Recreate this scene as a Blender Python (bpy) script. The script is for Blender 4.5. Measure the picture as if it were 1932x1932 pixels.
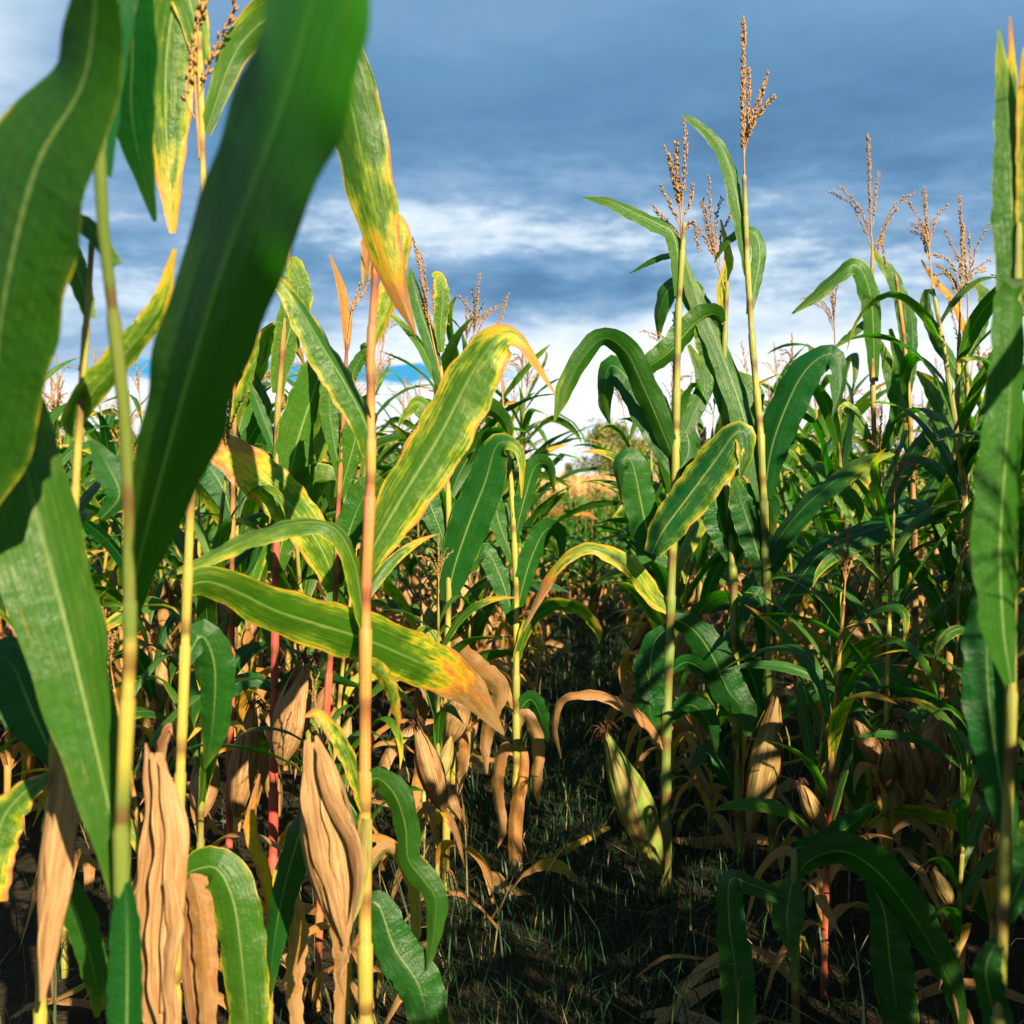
import bpy, math, random
import numpy as np
from mathutils import Vector, Matrix

random.seed(7)
rng = np.random.default_rng(11)
for o in list(bpy.data.objects):
    bpy.data.objects.remove(o)
scene = bpy.context.scene
COL = scene.collection

# ------------------------------------------------------------------ camera
CAM_H = 1.05
F = 2071.0                 # focal length in pixels of the 1932 px wide photograph
CX = CY = 966.0
HORIZON = 898.0
PITCH = -math.atan((CY - HORIZON) / F)
cam_d = bpy.data.cameras.new('camera')
cam = bpy.data.objects.new('camera', cam_d)
COL.objects.link(cam)
scene.camera = cam
cam.location = (0, 0, CAM_H)
cam.rotation_euler = (math.pi / 2 + PITCH, 0, 0)
cam_d.sensor_width = 36
cam_d.lens = 36 * F / 1932
cam_d.clip_start = 0.05
cam_d.clip_end = 3000
cam_d.dof.use_dof = True
cam_d.dof.focus_distance = 2.4
cam_d.dof.aperture_fstop = 6.0
FWD = np.array([0, math.cos(PITCH), math.sin(PITCH)])
UP = np.array([0, -math.sin(PITCH), math.cos(PITCH)])
RIGHT = np.array([1.0, 0, 0])
CAMP = np.array([0, 0, CAM_H])


def at(px, py, d):
    return CAMP + d * (FWD + (px - CX) / F * RIGHT - (py - CY) / F * UP)


# ------------------------------------------------------------------ light
SUN_EL = math.radians(30)
SUN_AZ = math.radians(153)     # clockwise from +Y (the view direction): behind the camera, to the right
to_sun = Vector((math.sin(SUN_AZ) * math.cos(SUN_EL), math.cos(SUN_AZ) * math.cos(SUN_EL), math.sin(SUN_EL)))
sd = bpy.data.lights.new('sun', 'SUN')
sd.energy = 5.0
sd.angle = math.radians(0.5)
sd.color = (1.0, 0.84, 0.58)
so = bpy.data.objects.new('sun', sd)
so.rotation_euler = to_sun.to_track_quat('Z', 'Y').to_euler()
COL.objects.link(so)

scene.view_settings.view_transform = 'Standard'
scene.view_settings.look = 'None'
EXPO = 2.0
scene.view_settings.exposure = EXPO
scene.view_settings.gamma = 1.0
scene.render.engine = 'CYCLES'
scene.cycles.use_denoising = True
scene.cycles.max_bounces = 6
scene.cycles.transparent_max_bounces = 4
scene.cycles.diffuse_bounces = 3
scene.cycles.glossy_bounces = 2
scene.cycles.transmission_bounces = 3
scene.cycles.caustics_reflective = False
scene.cycles.caustics_refractive = False


# ------------------------------------------------------------------ node expressions
class X:
    """a float socket with arithmetic"""
    nt = None

    def __init__(self, s):
        self.s = s

    @staticmethod
    def m(op, *a, clamp=False):
        n = X.nt.nodes.new('ShaderNodeMath')
        n.operation = op
        n.use_clamp = clamp
        for i, v in enumerate(a):
            if isinstance(v, X):
                X.nt.links.new(v.s, n.inputs[i])
            else:
                n.inputs[i].default_value = v
        return X(n.outputs[0])

    def __add__(s, o): return X.m('ADD', s, o)
    __radd__ = __add__
    def __sub__(s, o): return X.m('SUBTRACT', s, o)
    def __rsub__(s, o): return X.m('SUBTRACT', o, s)
    def __mul__(s, o): return X.m('MULTIPLY', s, o)
    __rmul__ = __mul__
    def __truediv__(s, o): return X.m('DIVIDE', s, o)
    def __pow__(s, o): return X.m('POWER', s, o)


def sstep(x, a, b, lo=0.0, hi=1.0):
    n = X.nt.nodes.new('ShaderNodeMapRange')
    n.interpolation_type = 'SMOOTHSTEP'
    X.nt.links.new(x.s, n.inputs[0])
    for i, v in enumerate((a, b, lo, hi)):
        n.inputs[i + 1].default_value = v
    return X(n.outputs[0])


def noise(vec, scale, detail=2.0, rough=0.5):
    n = X.nt.nodes.new('ShaderNodeTexNoise')
    n.inputs['Scale'].default_value = scale
    n.inputs['Detail'].default_value = detail
    n.inputs['Roughness'].default_value = rough
    if vec is not None:
        X.nt.links.new(vec, n.inputs['Vector'])
    return X(n.outputs['Fac'])


def vec3(a, b, c):
    n = X.nt.nodes.new('ShaderNodeCombineXYZ')
    for i, v in enumerate((a, b, c)):
        if isinstance(v, X):
            X.nt.links.new(v.s, n.inputs[i])
        else:
            n.inputs[i].default_value = v
    return n.outputs[0]


def sep(sock):
    n = X.nt.nodes.new('ShaderNodeSeparateXYZ')
    X.nt.links.new(sock, n.inputs[0])
    return [X(s) for s in n.outputs]


def ramp(x, stops, interp='LINEAR'):
    n = X.nt.nodes.new('ShaderNodeValToRGB')
    cr = n.color_ramp
    cr.interpolation = interp
    while len(cr.elements) < len(stops):
        cr.elements.new(0.5)
    for e, (p, c) in zip(cr.elements, stops):
        e.position = p
        e.color = (*c, 1)
    X.nt.links.new(x.s, n.inputs[0])
    return n.outputs[0]


def mix(f, a, b, mode='MIX'):
    n = X.nt.nodes.new('ShaderNodeMix')
    n.data_type = 'RGBA'
    n.blend_type = mode
    for sock, v in ((n.inputs[0], f), (n.inputs[6], a), (n.inputs[7], b)):
        if isinstance(v, X):
            X.nt.links.new(v.s, sock)
        elif isinstance(v, (int, float)):
            sock.default_value = v
        elif isinstance(v, tuple):
            sock.default_value = (*v, 1)
        else:
            X.nt.links.new(v, sock)
    return n.outputs[2]


# ------------------------------------------------------------------ world
w = bpy.data.worlds.new('World')
scene.world = w
w.use_nodes = True
nt = w.node_tree
nt.nodes.clear()
X.nt = nt
sky = nt.nodes.new('ShaderNodeTexSky')
sky.sky_type = 'NISHITA'
sky.sun_disc = False
sky.sun_elevation = SUN_EL
sky.sun_rotation = SUN_AZ
tc = nt.nodes.new('ShaderNodeTexCoord')
dx, dy, dz = sep(tc.outputs['Generated'])
az = X.m('ARCTAN2', dx, dy)
el = X.m('ARCSINE', dz)
# sky coordinates in thousandths of a radian; 0,0 = horizon straight ahead
A = az * 1000.0
E = el * 1000.0


def gauss(a0, e0, sa, se):
    a = (A - a0) / sa
    e = (E - e0) / se
    return X.m('EXPONENT', (a * a + e * e) * -1.0)


cv = vec3(az * 2.2, el * 7.0, 0.3)
n1 = noise(cv, 2.4, 7, 0.64)
n2 = noise(vec3(az * 3.0, el * 9.0, 4.7), 5.0, 5, 0.6)
n3 = noise(vec3(az * 1.2, el * 2.4, 9.1), 2.2, 3, 0.5)
# brightness of the cloud deck: bright near the horizon, a dark slate lid above
Ew = E + (n1 - 0.5) * 80.0
base = sstep(Ew, 20, 285, 0.93, 0.16) + sstep(Ew, 290, 440, 0, 0.17)
mid = gauss(60, 190, 900, 95)
B = base + (n1 - 0.5) * mid * 1.6 + (n2 - 0.5) * mid * 1.1 + (n3 - 0.5) * 0.22 + (n1 - 0.5) * 0.12
B = B + gauss(-20, 226, 200, 44) * 0.42 + gauss(0, 40, 900, 55) * 0.3           # white bank left of centre
B = B + gauss(-480, 330, 120, 140) * 0.5          # bright corner upper left
B = B - gauss(45, 172, 120, 17) * 0.42             # dark streak under the bank
B = B - gauss(-200, 165, 110, 30) * 0.35
B = B - gauss(-370, 100, 120, 30) * 0.35
B = B - gauss(110, 285, 230, 40) * 0.12
B = B + gauss(380, 215, 200, 45) * 0.05 
B = B + gauss(300, 120, 260, 40) * 0.12
ccol = ramp(X.m('ADD', B, 0.0, clamp=True), [
    (0.0, (0.078, 0.190, 0.350)), (0.22, (0.118, 0.265, 0.450)), (0.45, (0.24, 0.39, 0.58)),
    (0.66, (0.56, 0.68, 0.80)), (0.9, (0.84, 0.89, 0.94))])
gap = sstep(n2 + gauss(-180, 92, 260, 12) * 0.55, 0.72, 0.92) * sstep(A, -40, 30, 1, 0)
skyc = mix(1.0, sky.outputs[0], (0.007, 0.055, 0.095), 'MULTIPLY')
vm = nt.nodes.new('ShaderNodeBackground')
fin = mix(gap, ccol, skyc)
fin = mix(0.94, mix(1.0, sky.outputs[0], (0.1, 0.1, 0.1), 'MULTIPLY'), fin)
nt.links.new(fin, vm.inputs[0])
vm.inputs[1].default_value = 2 ** -EXPO * 1.22
wo = nt.nodes.new('ShaderNodeOutputWorld')
nt.links.new(vm.outputs[0], wo.inputs[0])


# ------------------------------------------------------------------ materials
def new_mat(name):
    m = bpy.data.materials.new(name)
    m.use_nodes = True
    m.node_tree.nodes.clear()
    X.nt = m.node_tree
    return m


def finish(color, rough=0.5, spec=0.4, trans=0.0, tcol=None, bump=None, bstr=0.2, bdist=0.002):
    t = X.nt
    p = t.nodes.new('ShaderNodeBsdfPrincipled')
    if isinstance(color, tuple):
        p.inputs['Base Color'].default_value = (*color, 1)
    else:
        t.links.new(color, p.inputs['Base Color'])
    if isinstance(rough, X):
        t.links.new(rough.s, p.inputs['Roughness'])
    else:
        p.inputs['Roughness'].default_value = rough
    p.inputs['Specular IOR Level'].default_value = spec
    if bump is not None:
        b = t.nodes.new('ShaderNodeBump')
        b.inputs['Strength'].default_value = bstr
        b.inputs['Distance'].default_value = bdist
        t.links.new(bump.s, b.inputs['Height'])
        t.links.new(b.outputs[0], p.inputs['Normal'])
    o = t.nodes.new('ShaderNodeOutputMaterial')
    if trans > 0:
        tr = t.nodes.new('ShaderNodeBsdfTranslucent')
        t.links.new(tcol if tcol is not None else color, tr.inputs[0])
        mx = t.nodes.new('ShaderNodeMixShader')
        mx.inputs[0].default_value = trans
        t.links.new(p.outputs[0], mx.inputs[1])
        t.links.new(tr.outputs[0], mx.inputs[2])
        t.links.new(mx.outputs[0], o.inputs[0])
    else:
        t.links.new(p.outputs[0], o.inputs[0])


def lp_uv():
    a = X.nt.nodes.new('ShaderNodeAttribute')
    a.attribute_name = 'lp'
    s = X.nt.nodes.new('ShaderNodeSeparateColor')
    X.nt.links.new(a.outputs['Color'], s.inputs[0])
    u = X.nt.nodes.new('ShaderNodeUVMap')
    u.uv_map = 'UVMap'
    uu, vv, _ = sep(u.outputs[0])
    oi = X.nt.nodes.new('ShaderNodeObjectInfo')
    return [X(s.outputs[0]), X(s.outputs[1]), X(s.outputs[2]), X(a.outputs['Alpha'])], uu, vv, X(oi.outputs['Random'])


# leaf: lp = (dryness, yellow margin, hue, dry tip)
M_LEAF = new_mat('corn_leaf')
(dry, edge, hue, tip), u, v, rnd = lp_uv()
seedv = hue * 13.0 + rnd * 7.0
au = X.m('ABSOLUTE', u - 0.5) * 2.0
nz = noise(vec3(u * 1.6, v * 5.0, seedv), 2.2, 4, 0.6)
nf = noise(vec3(u * 20.0, v * 13.0, seedv), 2.0, 4, 0.65)
ns = noise(vec3(u * 20.0, v * 1.3, seedv), 1.5, 3, 0.65)
D = dry + edge * (au ** 3.2) * (nz * 1.5 + 0.1) + tip * sstep(v + (nz - 0.5) * 0.35, 0.55, 1.0)
D = D + (nz - 0.5) * (dry * 0.5 + edge * 0.7 + 0.14) + (nf - 0.5) * (dry + edge) * 0.75 + (ns - 0.5) * (edge * 0.9 + 0.05)
D = D + sstep(au, 0.93, 1.0) * sstep(nz, 0.35, 0.65) * (edge * 1.2 + 0.06)
les = sstep(noise(vec3(u * 9.0, v * 3.2, seedv + 3.0), 2.6, 2), 0.66, 0.76)
green_a = mix(hue, (0.003, 0.050, 0.007), (0.042, 0.112, 0.002))
dcol = ramp(X.m('ADD', D, 0.0, clamp=True), [
    (0.0, (0.0, 0.0, 0.0)), (0.30, (0.085, 0.150, 0.010)), (0.42, (0.22, 0.22, 0.013)), (0.52, (0.40, 0.25, 0.012)),
    (0.64, (0.38, 0.145, 0.020)), (0.78, (0.22, 0.100, 0.036)), (1.0, (0.28, 0.160, 0.072))])
lcol = mix(sstep(D, 0.06, 0.32), green_a, dcol)
vein = X.m('SINE', u * 230.0)
lcol = mix((vein * 0.5 + 0.5) * 0.12 + sstep(ns, 0.35, 0.7) * 0.42, lcol, mix(1.0, lcol, (1.9, 1.7, 1.5), 'MULTIPLY'))
spots = sstep(nf, 0.66, 0.74) * sstep(D, 0.1, 0.3) * 0.5
lcol = mix(spots, lcol, (0.30, 0.12, 0.03))
lcol = mix(les * sstep(D, -0.02, 0.12, 0.15, 0.6), lcol, (0.20, 0.13, 0.025))
midrib = sstep(au, 0.02, 0.07, 1, 0) * sstep(v, 0.3, 0.95, 0.62, 0.08)
lcol = mix(midrib, lcol, (0.22, 0.29, 0.09))
tcol = mix(1.0, lcol, (1.1, 2.3, 0.3), 'MULTIPLY')
rip = noise(vec3(u * 5.0, v * 22.0, seedv), 1.6, 2)
finish(lcol, rough=X.m('ADD', nz * 0.22, 0.28), spec=0.32, trans=0.42, tcol=tcol, bump=vein * 0.12 + ns * 0.7 + rip * 1.4, bstr=0.45, bdist=0.003)

# stalk: lp = (red, yellow, seed, node)
M_STALK = new_mat('corn_stalk')
(red, yel, sd_, node), u, v, rnd = lp_uv()
nz = noise(vec3(u * 3.0, v * 4.0, sd_ * 9.0), 2.0, 3)
ns = noise(vec3(u * 14.0, v * 3.0, sd_ * 5.0), 1.8, 3, 0.7)
c = mix(yel, (0.055, 0.105, 0.016), (0.30, 0.245, 0.035))
c = mix(X.m('MULTIPLY', red, sstep(nz, 0.25, 0.7, 0.55, 1.15), clamp=True), c, (0.30, 0.040, 0.028))
c = mix(sstep(nz, 0.50, 0.78) * (yel * 0.6), c, (0.30, 0.16, 0.06))
c = mix(ns * 0.35, c, mix(1.0, c, (1.5, 1.4, 1.4), 'MULTIPLY'))
c = mix(X.m('MULTIPLY', node, 0.8), c, (0.075, 0.028, 0.012))
spk = sstep(noise(vec3(u * 9.0, v * 60.0, sd_ * 3.0), 1.2, 3), 0.62, 0.72)
c = mix(spk * 0.45, c, (0.16, 0.07, 0.02))
finish(c, rough=0.5, spec=0.3, bump=ns + nz, bstr=0.6, bdist=0.003)

# husk: lp = (green, -, seed, brown)
M_HUSK = new_mat('corn_husk')
(grn, _a, sd_, brn), u, v, rnd = lp_uv()
nz = noise(vec3(u * 3.0, v * 2.0, sd_ * 11.0 + rnd * 5.0), 2.0, 4)
ns = noise(vec3(u * 26.0 + nz * 2.0, v * 1.8, sd_ * 5.0), 1.4, 4, 0.7)
c = mix(sstep(ns, 0.34, 0.66), (0.21, 0.100, 0.034), (0.50, 0.335, 0.16))
c = mix(sstep(nz, 0.45, 0.68) * 0.65, c, (0.27, 0.12, 0.035))
cr_ = X.m('ABSOLUTE', X.m('SINE', u * 17.0 + nz * 9.0 + v * 2.0))
c = mix(sstep(cr_, 0.0, 0.16, 0.75, 0.0), c, (0.13, 0.045, 0.015))
c = mix(X.m('MULTIPLY', brn, sstep(nz, 0.3, 0.65, 0.25, 1.15), clamp=True), c, (0.17, 0.068, 0.025))
mld = sstep(noise(vec3(u * 9.0, v * 14.0, sd_ * 4.0), 2.2, 4, 0.7), 0.62, 0.74)
c = mix(mld * 0.55, c, (0.085, 0.05, 0.03))
c = mix(X.m('MULTIPLY', grn, sstep(nz, 0.3, 0.62, 1.25, 0.35), clamp=True), c, (0.16, 0.25, 0.035))
c = mix(sstep(nz, 0.58, 0.7) * sstep(ns, 0.4, 0.55) * 0.7, c, (0.16, 0.06, 0.02))
finish(c, rough=0.5, spec=0.3, trans=0.35, bump=ns * 0.7 + nz * 0.8, bstr=0.6, bdist=0.003)

M_TASSEL = new_mat('corn_tassel')
(ta, _b, sd_, _c), u, v, rnd = lp_uv()
g = X.nt.nodes.new('ShaderNodeNewGeometry')
nz = noise(g.outputs['Position'], 190.0, 2)
c = mix(nz, (0.12, 0.045, 0.012), (0.36, 0.20, 0.08))
c = mix(ta, c, (0.42, 0.33, 0.08))
finish(c, rough=0.6, spec=0.2, trans=0.15)

M_SILK = new_mat('corn_silk')
finish((0.055, 0.022, 0.012), rough=0.7, spec=0.2)

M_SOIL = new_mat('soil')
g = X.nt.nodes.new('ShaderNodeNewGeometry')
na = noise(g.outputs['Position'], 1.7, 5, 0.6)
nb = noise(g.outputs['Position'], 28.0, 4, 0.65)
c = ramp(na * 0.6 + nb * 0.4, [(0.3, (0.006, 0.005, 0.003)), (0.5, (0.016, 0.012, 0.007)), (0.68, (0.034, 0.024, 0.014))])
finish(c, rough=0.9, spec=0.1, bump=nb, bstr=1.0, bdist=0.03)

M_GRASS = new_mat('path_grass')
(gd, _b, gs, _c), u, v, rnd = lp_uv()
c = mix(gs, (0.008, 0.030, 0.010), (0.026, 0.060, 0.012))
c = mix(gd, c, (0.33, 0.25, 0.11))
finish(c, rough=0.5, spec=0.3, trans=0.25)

M_DRYGRASS = new_mat('dry_meadow_grass')
(gd, _b, gs, _c), u, v, rnd = lp_uv()
c = mix(gs, (0.46, 0.25, 0.09), (0.58, 0.40, 0.17))
c = mix(gd, c, (0.22, 0.24, 0.05))
finish(c, rough=0.6, spec=0.2, trans=0.25)

M_CROWN = new_mat('tree_foliage')
(ga, _b, gs, _c), u, v, rnd = lp_uv()
c = mix(gs, (0.030, 0.062, 0.018), (0.085, 0.12, 0.028))
c = mix(ga, c, (0.36, 0.30, 0.055))
finish(c, rough=0.6, spec=0.2, trans=0.25)

M_BARK = new_mat('tree_bark')
g = X.nt.nodes.new('ShaderNodeNewGeometry')
nb = noise(g.outputs['Position'], 12.0, 4, 0.6)
finish(ramp(nb, [(0.3, (0.05, 0.035, 0.022)), (0.7, (0.14, 0.10, 0.07))]), rough=0.9, spec=0.1)

MATS = [M_LEAF, M_STALK, M_HUSK, M_TASSEL, M_SILK]
LEAF, STALK, HUSK, TASSEL, SILK = range(5)


# ------------------------------------------------------------------ mesh builder
class MB:
    def __init__(self):
        self.v, self.uv, self.lp, self.f, self.fm, self.n = [], [], [], [], [], 0

    def add(self, v, uv, lp, f, mat=0):
        v = np.asarray(v, float)
        k = len(v)
        self.v.append(v)
        self.uv.append(np.asarray(uv, float))
        lp = np.asarray(lp, float)
        if lp.ndim == 1:
            lp = np.tile(lp, (k, 1))
        self.lp.append(lp)
        f = np.asarray(f, int) + self.n
        self.f.append(f)
        self.fm.append(np.full(len(f), mat))
        self.n += k

    def arrays(self):
        return (np.concatenate(self.v), np.concatenate(self.uv), np.concatenate(self.lp), self.f, np.concatenate(self.fm))

    def mesh(self, name, mats=None, smooth=True, origin=None):
        v, uv, lp, fl, fm = self.arrays()
        if origin is not None:
            v = v - np.asarray(origin)
        me = bpy.data.meshes.new(name)
        tot = np.array([f.shape[1] for f in fl for _ in range(len(f))], dtype=np.int32) if len(fl) < 3000 else \
            np.concatenate([np.full(len(f), f.shape[1], dtype=np.int32) for f in fl])
        loops = np.concatenate([f.ravel() for f in fl]).astype(np.int32)
        me.vertices.add(len(v))
        me.vertices.foreach_set('co', v.astype(np.float32).ravel())
        me.loops.add(len(loops))
        me.loops.foreach_set('vertex_index', loops)
        me.polygons.add(len(tot))
        st = np.concatenate([[0], np.cumsum(tot)[:-1]]).astype(np.int32)
        me.polygons.foreach_set('loop_start', st)
        me.polygons.foreach_set('loop_total', tot)
        me.polygons.foreach_set('use_smooth', np.full(len(tot), smooth))
        used = sorted(set(fm.tolist()))
        if mats is None:
            for i in used:
                me.materials.append(MATS[i])
            lut = {m: i for i, m in enumerate(used)}
            me.polygons.foreach_set('material_index', np.array([lut[m] for m in fm.tolist()], dtype=np.int32))
        else:
            for m in mats:
                me.materials.append(m)
        ul = me.uv_layers.new(name='UVMap')
        ul.data.foreach_set('uv', uv[loops].astype(np.float32).ravel())
        at_ = me.attributes.new('lp', 'FLOAT_COLOR', 'POINT')
        at_.data.foreach_set('color', lp.astype(np.float32).ravel())
        me.update()
        me.validate()
        return me


def link(name, me, parent=None, loc=None):
    o = bpy.data.objects.new(name, me)
    COL.objects.link(o)
    if parent is not None:
        o.parent = parent
    if loc is not None:
        o.location = loc
    return o


def thing(name, loc, label, cat, group=None):
    o = bpy.data.objects.new(name, None)
    o.empty_display_size = 0.1
    COL.objects.link(o)
    o.location = loc
    o['label'] = label
    o['category'] = cat
    if group:
        o['group'] = group
    return o


# ------------------------------------------------------------------ curve helpers
def catmull(P, n):
    """resample a polyline with a Catmull-Rom curve at n+1 points evenly along its length; also returns the source parameter"""
    P = np.asarray(P, float)
    if len(P) == 2:
        t = np.linspace(0, 1, n + 1)[:, None]
        return P[0] * (1 - t) + P[1] * t, t[:, 0]
    Q = np.vstack([2 * P[0] - P[1], P, 2 * P[-1] - P[-2]])
    out, par = [], []
    for i in range(1, len(Q) - 2):
        p0, p1, p2, p3 = Q[i - 1], Q[i], Q[i + 1], Q[i + 2]
        for s in np.linspace(0, 1, 16, endpoint=False):
            out.append(0.5 * ((2 * p1) + (-p0 + p2) * s + (2 * p0 - 5 * p1 + 4 * p2 - p3) * s ** 2 + (-p0 + 3 * p1 - 3 * p2 + p3) * s ** 3))
            par.append(i - 1 + s)
    out.append(P[-1])
    par.append(len(P) - 1)
    out, par = np.array(out), np.array(par)
    L = np.concatenate([[0], np.cumsum(np.linalg.norm(np.diff(out, axis=0), axis=1))])
    s = np.linspace(0, L[-1], n + 1)
    return np.stack([np.interp(s, L, out[:, k]) for k in range(out.shape[1])], 1), np.interp(s, L, par) / (len(P) - 1)


def unit(a):
    return a / np.maximum(np.linalg.norm(a, axis=-1, keepdims=True), 1e-9)


def wprof(t, wb=0.5):
    """corn leaf outline along its length"""
    r = np.clip(t / 0.33, 0, 1)
    rise = wb + (1 - wb) * (r * r * (3 - 2 * r))
    fall = 1 - np.clip((t - 0.4) / 0.6, 0, 1) ** 2.1
    return np.maximum(rise * fall, 0.015)


def ribbon(mb, C, Lat, width, lp, fold=0.2, wave=0.06, waves=7.0, ncross=6, seed=0.0, mat=LEAF, v0=0.0, curl=0.0, wob=0.0):
    """leaf blade: C (n,3) midrib, Lat (n,3) unit lateral, width (n,) full width"""
    n = len(C)
    T = unit(np.gradient(C, axis=0))
    Lat = unit(Lat - (Lat * T).sum(1)[:, None] * T)
    N = np.cross(Lat, T)
    s = np.linspace(-1, 1, ncross + 1)
    t = np.linspace(0, 1, n)
    vs = np.zeros((n, ncross + 1, 3))
    uv = np.zeros((n, ncross + 1, 2))
    for j, x in enumerate(s):
        a = abs(x)
        side = 1.3 if x > 0 else 0.0
        off = fold * a ** 1.25 - curl * a ** 3
        wv = wave * a ** 2 * (np.sin(2 * math.pi * waves * t + seed + side) + 0.6 * np.sin(2 * math.pi * waves * 2.3 * t + seed * 2 + side * 2))
        wd = 1 + wob * a ** 3 * np.sin(2 * math.pi * waves * 1.7 * t + seed * 3 + side * 3)
        vs[:, j] = C + Lat * (x * width * 0.5 * wd)[:, None] + N * ((off + wv) * width * 0.5)[:, None]
        uv[:, j, 0] = x * 0.5 + 0.5
        uv[:, j, 1] = v0 + (1 - v0) * t
    idx = np.arange(n * (ncross + 1)).reshape(n, ncross + 1)
    f = np.stack([idx[:-1, :-1], idx[:-1, 1:], idx[1:, 1:], idx[1:, :-1]], -1).reshape(-1, 4)
    mb.add(vs.reshape(-1, 3), uv.reshape(-1, 2), lp, f, mat)


def tube(mb, C, R, lp, sides=8, mat=STALK, cap=True):
    n = len(C)
    T = unit(np.gradient(C, axis=0))
    ref = np.tile(np.array([1.0, 0.02, 0]), (n, 1))
    bad = np.abs((T * ref).sum(1)) > 0.9
    ref[bad] = [0, 1, 0.02]
    Lx = unit(np.cross(T, ref))
    Ly = np.cross(T, Lx)
    ang = np.linspace(0, 2 * math.pi, sides + 1)
    R = np.broadcast_to(np.asarray(R, float), (n,))
    vs = C[:, None] + R[:, None, None] * (np.cos(ang)[None, :, None] * Lx[:, None] + np.sin(ang)[None, :, None] * Ly[:, None])
    dist = np.concatenate([[0], np.cumsum(np.linalg.norm(np.diff(C, axis=0), axis=1))])
    uv = np.stack(np.broadcast_arrays(ang[None] / (2 * math.pi), dist[:, None]), -1)
    idx = np.arange(n * (sides + 1)).reshape(n, sides + 1)
    f = np.stack([idx[:-1, :-1], idx[:-1, 1:], idx[1:, 1:], idx[1:, :-1]], -1).reshape(-1, 4)
    if np.ndim(lp) == 2:
        lp = np.repeat(lp, sides + 1, axis=0)
    mb.add(vs.reshape(-1, 3), uv.reshape(-1, 2), lp, f, mat)


def stalk_mesh(mb, C, r, red=0.2, yel=0.5, seed=0.3, inter=0.15, sides=9, redfun=None, yelfun=None):
    """jointed stalk with swollen nodes and sheaths that loosen upwards"""
    C, _ = catmull(C, max(8, 2))
    L = np.concatenate([[0], np.cumsum(np.linalg.norm(np.diff(C, axis=0), axis=1))])
    tot = L[-1]
    pos, rad, nd = [], [], []
    z = 0.0
    k = 0
    rr = random.Random(int(seed * 1000))
    rv, yv = [], []
    while z < tot:
        st = inter * rr.uniform(0.85, 1.15)
        taper = 1 - 0.58 * (z / tot) ** 1.6
        sh = rr.uniform(0.35, 0.97)
        kr, ky = rr.uniform(0.6, 1.25), rr.uniform(0.6, 1.1)
        for q, m, q2, sheath in ((0, 1.05, 1.0, 0), (0.011, 1.15, 0.8, 0), (0.020, 1.13, 0.1, 1), (st * sh * 0.5, 1.15, 0, 1), (st * sh - .004, 1.24, 0.1, 1),
                                 (st * sh, 1.0, 0.35, 0), (st * (sh + 0.98) / 2, 0.97, 0, 0)):
            if z + q < tot and (not pos or z + q > pos[-1]):
                pos.append(z + q)
                rad.append(r * taper * m * 0.93)
                nd.append(q2)
                rv.append(kr * (0.85 if sheath else 1.1))
                yv.append(ky * (0.75 if sheath else 1))
        z += st
        k += 1
    rv.append(1)
    yv.append(1)
    pos.append(tot)
    rad.append(r * 0.26)
    nd.append(0)
    pos = np.array(pos)
    P = np.stack([np.interp(pos, L, C[:, i]) for i in range(3)], 1)
    lp = np.zeros((len(pos), 4))
    if redfun is None:
        lp[:, 0] = red
    else:
        lp[:, 0] = [redfun(p / tot) for p in pos]
    lp[:, 1] = yel if yelfun is None else [yelfun(p / tot) for p in pos]
    lp[:, 0] *= rv
    lp[:, 1] *= yv
    lp[:, 2] = seed
    lp[:, 3] = nd
    tube(mb, P, np.array(rad), lp, sides)


def spikelets(mb, P0, P1list, length, dens, size, lp, rr):
    """small husks set round a rachis P (n,3)"""
    C = P1list
    n = max(4, int(length * dens))
    tpos = np.linspace(0.06, 0.995, n)
    L = np.linspace(0, 1, len(C))
    P = np.stack([np.interp(tpos, L, C[:, i]) for i in range(3)], 1)
    T = unit(np.stack([np.interp(tpos, L, unit(np.gradient(C, axis=0))[:, i]) for i in range(3)], 1))
    V, Fs, U = [], [], []
    for i in range(n):
        a = rr.uniform(0, 6.283)
        t = T[i]
        ref = np.array([1, 0, 0]) if abs(t[0]) < 0.8 else np.array([0, 1, 0])
        x = np.cross(t, ref); x /= np.linalg.norm(x)
        y = np.cross(t, x)
        d = x * math.cos(a) + y * math.sin(a)
        ax = t * 0.88 + d * 0.45
        ax /= np.linalg.norm(ax)
        e = np.cross(ax, d); e /= max(np.linalg.norm(e), 1e-6)
        g = np.cross(ax, e)
        s = size * rr.uniform(0.55, 1.35)
        wd = s * 0.20
        b = P[i] + d * size * 0.12
        q = len(V)
        V += [b, b + ax * s * 0.45 + e * wd, b + ax * s * 0.45 + g * wd, b + ax * s * 0.45 - e * wd, b + ax * s * 0.45 - g * wd, b + ax * s]
        U += [[0, 0], [0, .5], [.2, .5], [.5, .5], [.7, .5], [1, 1]]
        for m in range(4):
            Fs.append([q, q + 1 + m, q + 1 + (m + 1) % 4])
            Fs.append([q + 5, q + 1 + (m + 1) % 4, q + 1 + m])
    mb.add(V, U, lp, Fs, TASSEL)


def tassel(mb, spine, branches, size=0.0105, dens=420, green=0.1, seed=1, r=0.003):
    """spine (n,3); branches list of polylines"""
    rr = random.Random(seed)
    lp = (green, 0, rr.random(), 0)
    for k, pl in enumerate([spine] + branches):
        C, _ = catmull(pl, 14)
        ln = np.linalg.norm(np.diff(C, axis=0), axis=1).sum()
        tube(mb, C, np.linspace(r if k == 0 else r * 0.55, r * 0.25, len(C)), lp, 5, TASSEL)
        m = len(C)
        spikelets(mb, None, C[m // 3 if k == 0 else m // 7:], ln * 0.8, dens * (1.25 if k == 0 else 0.8), size, lp, rr)


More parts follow.
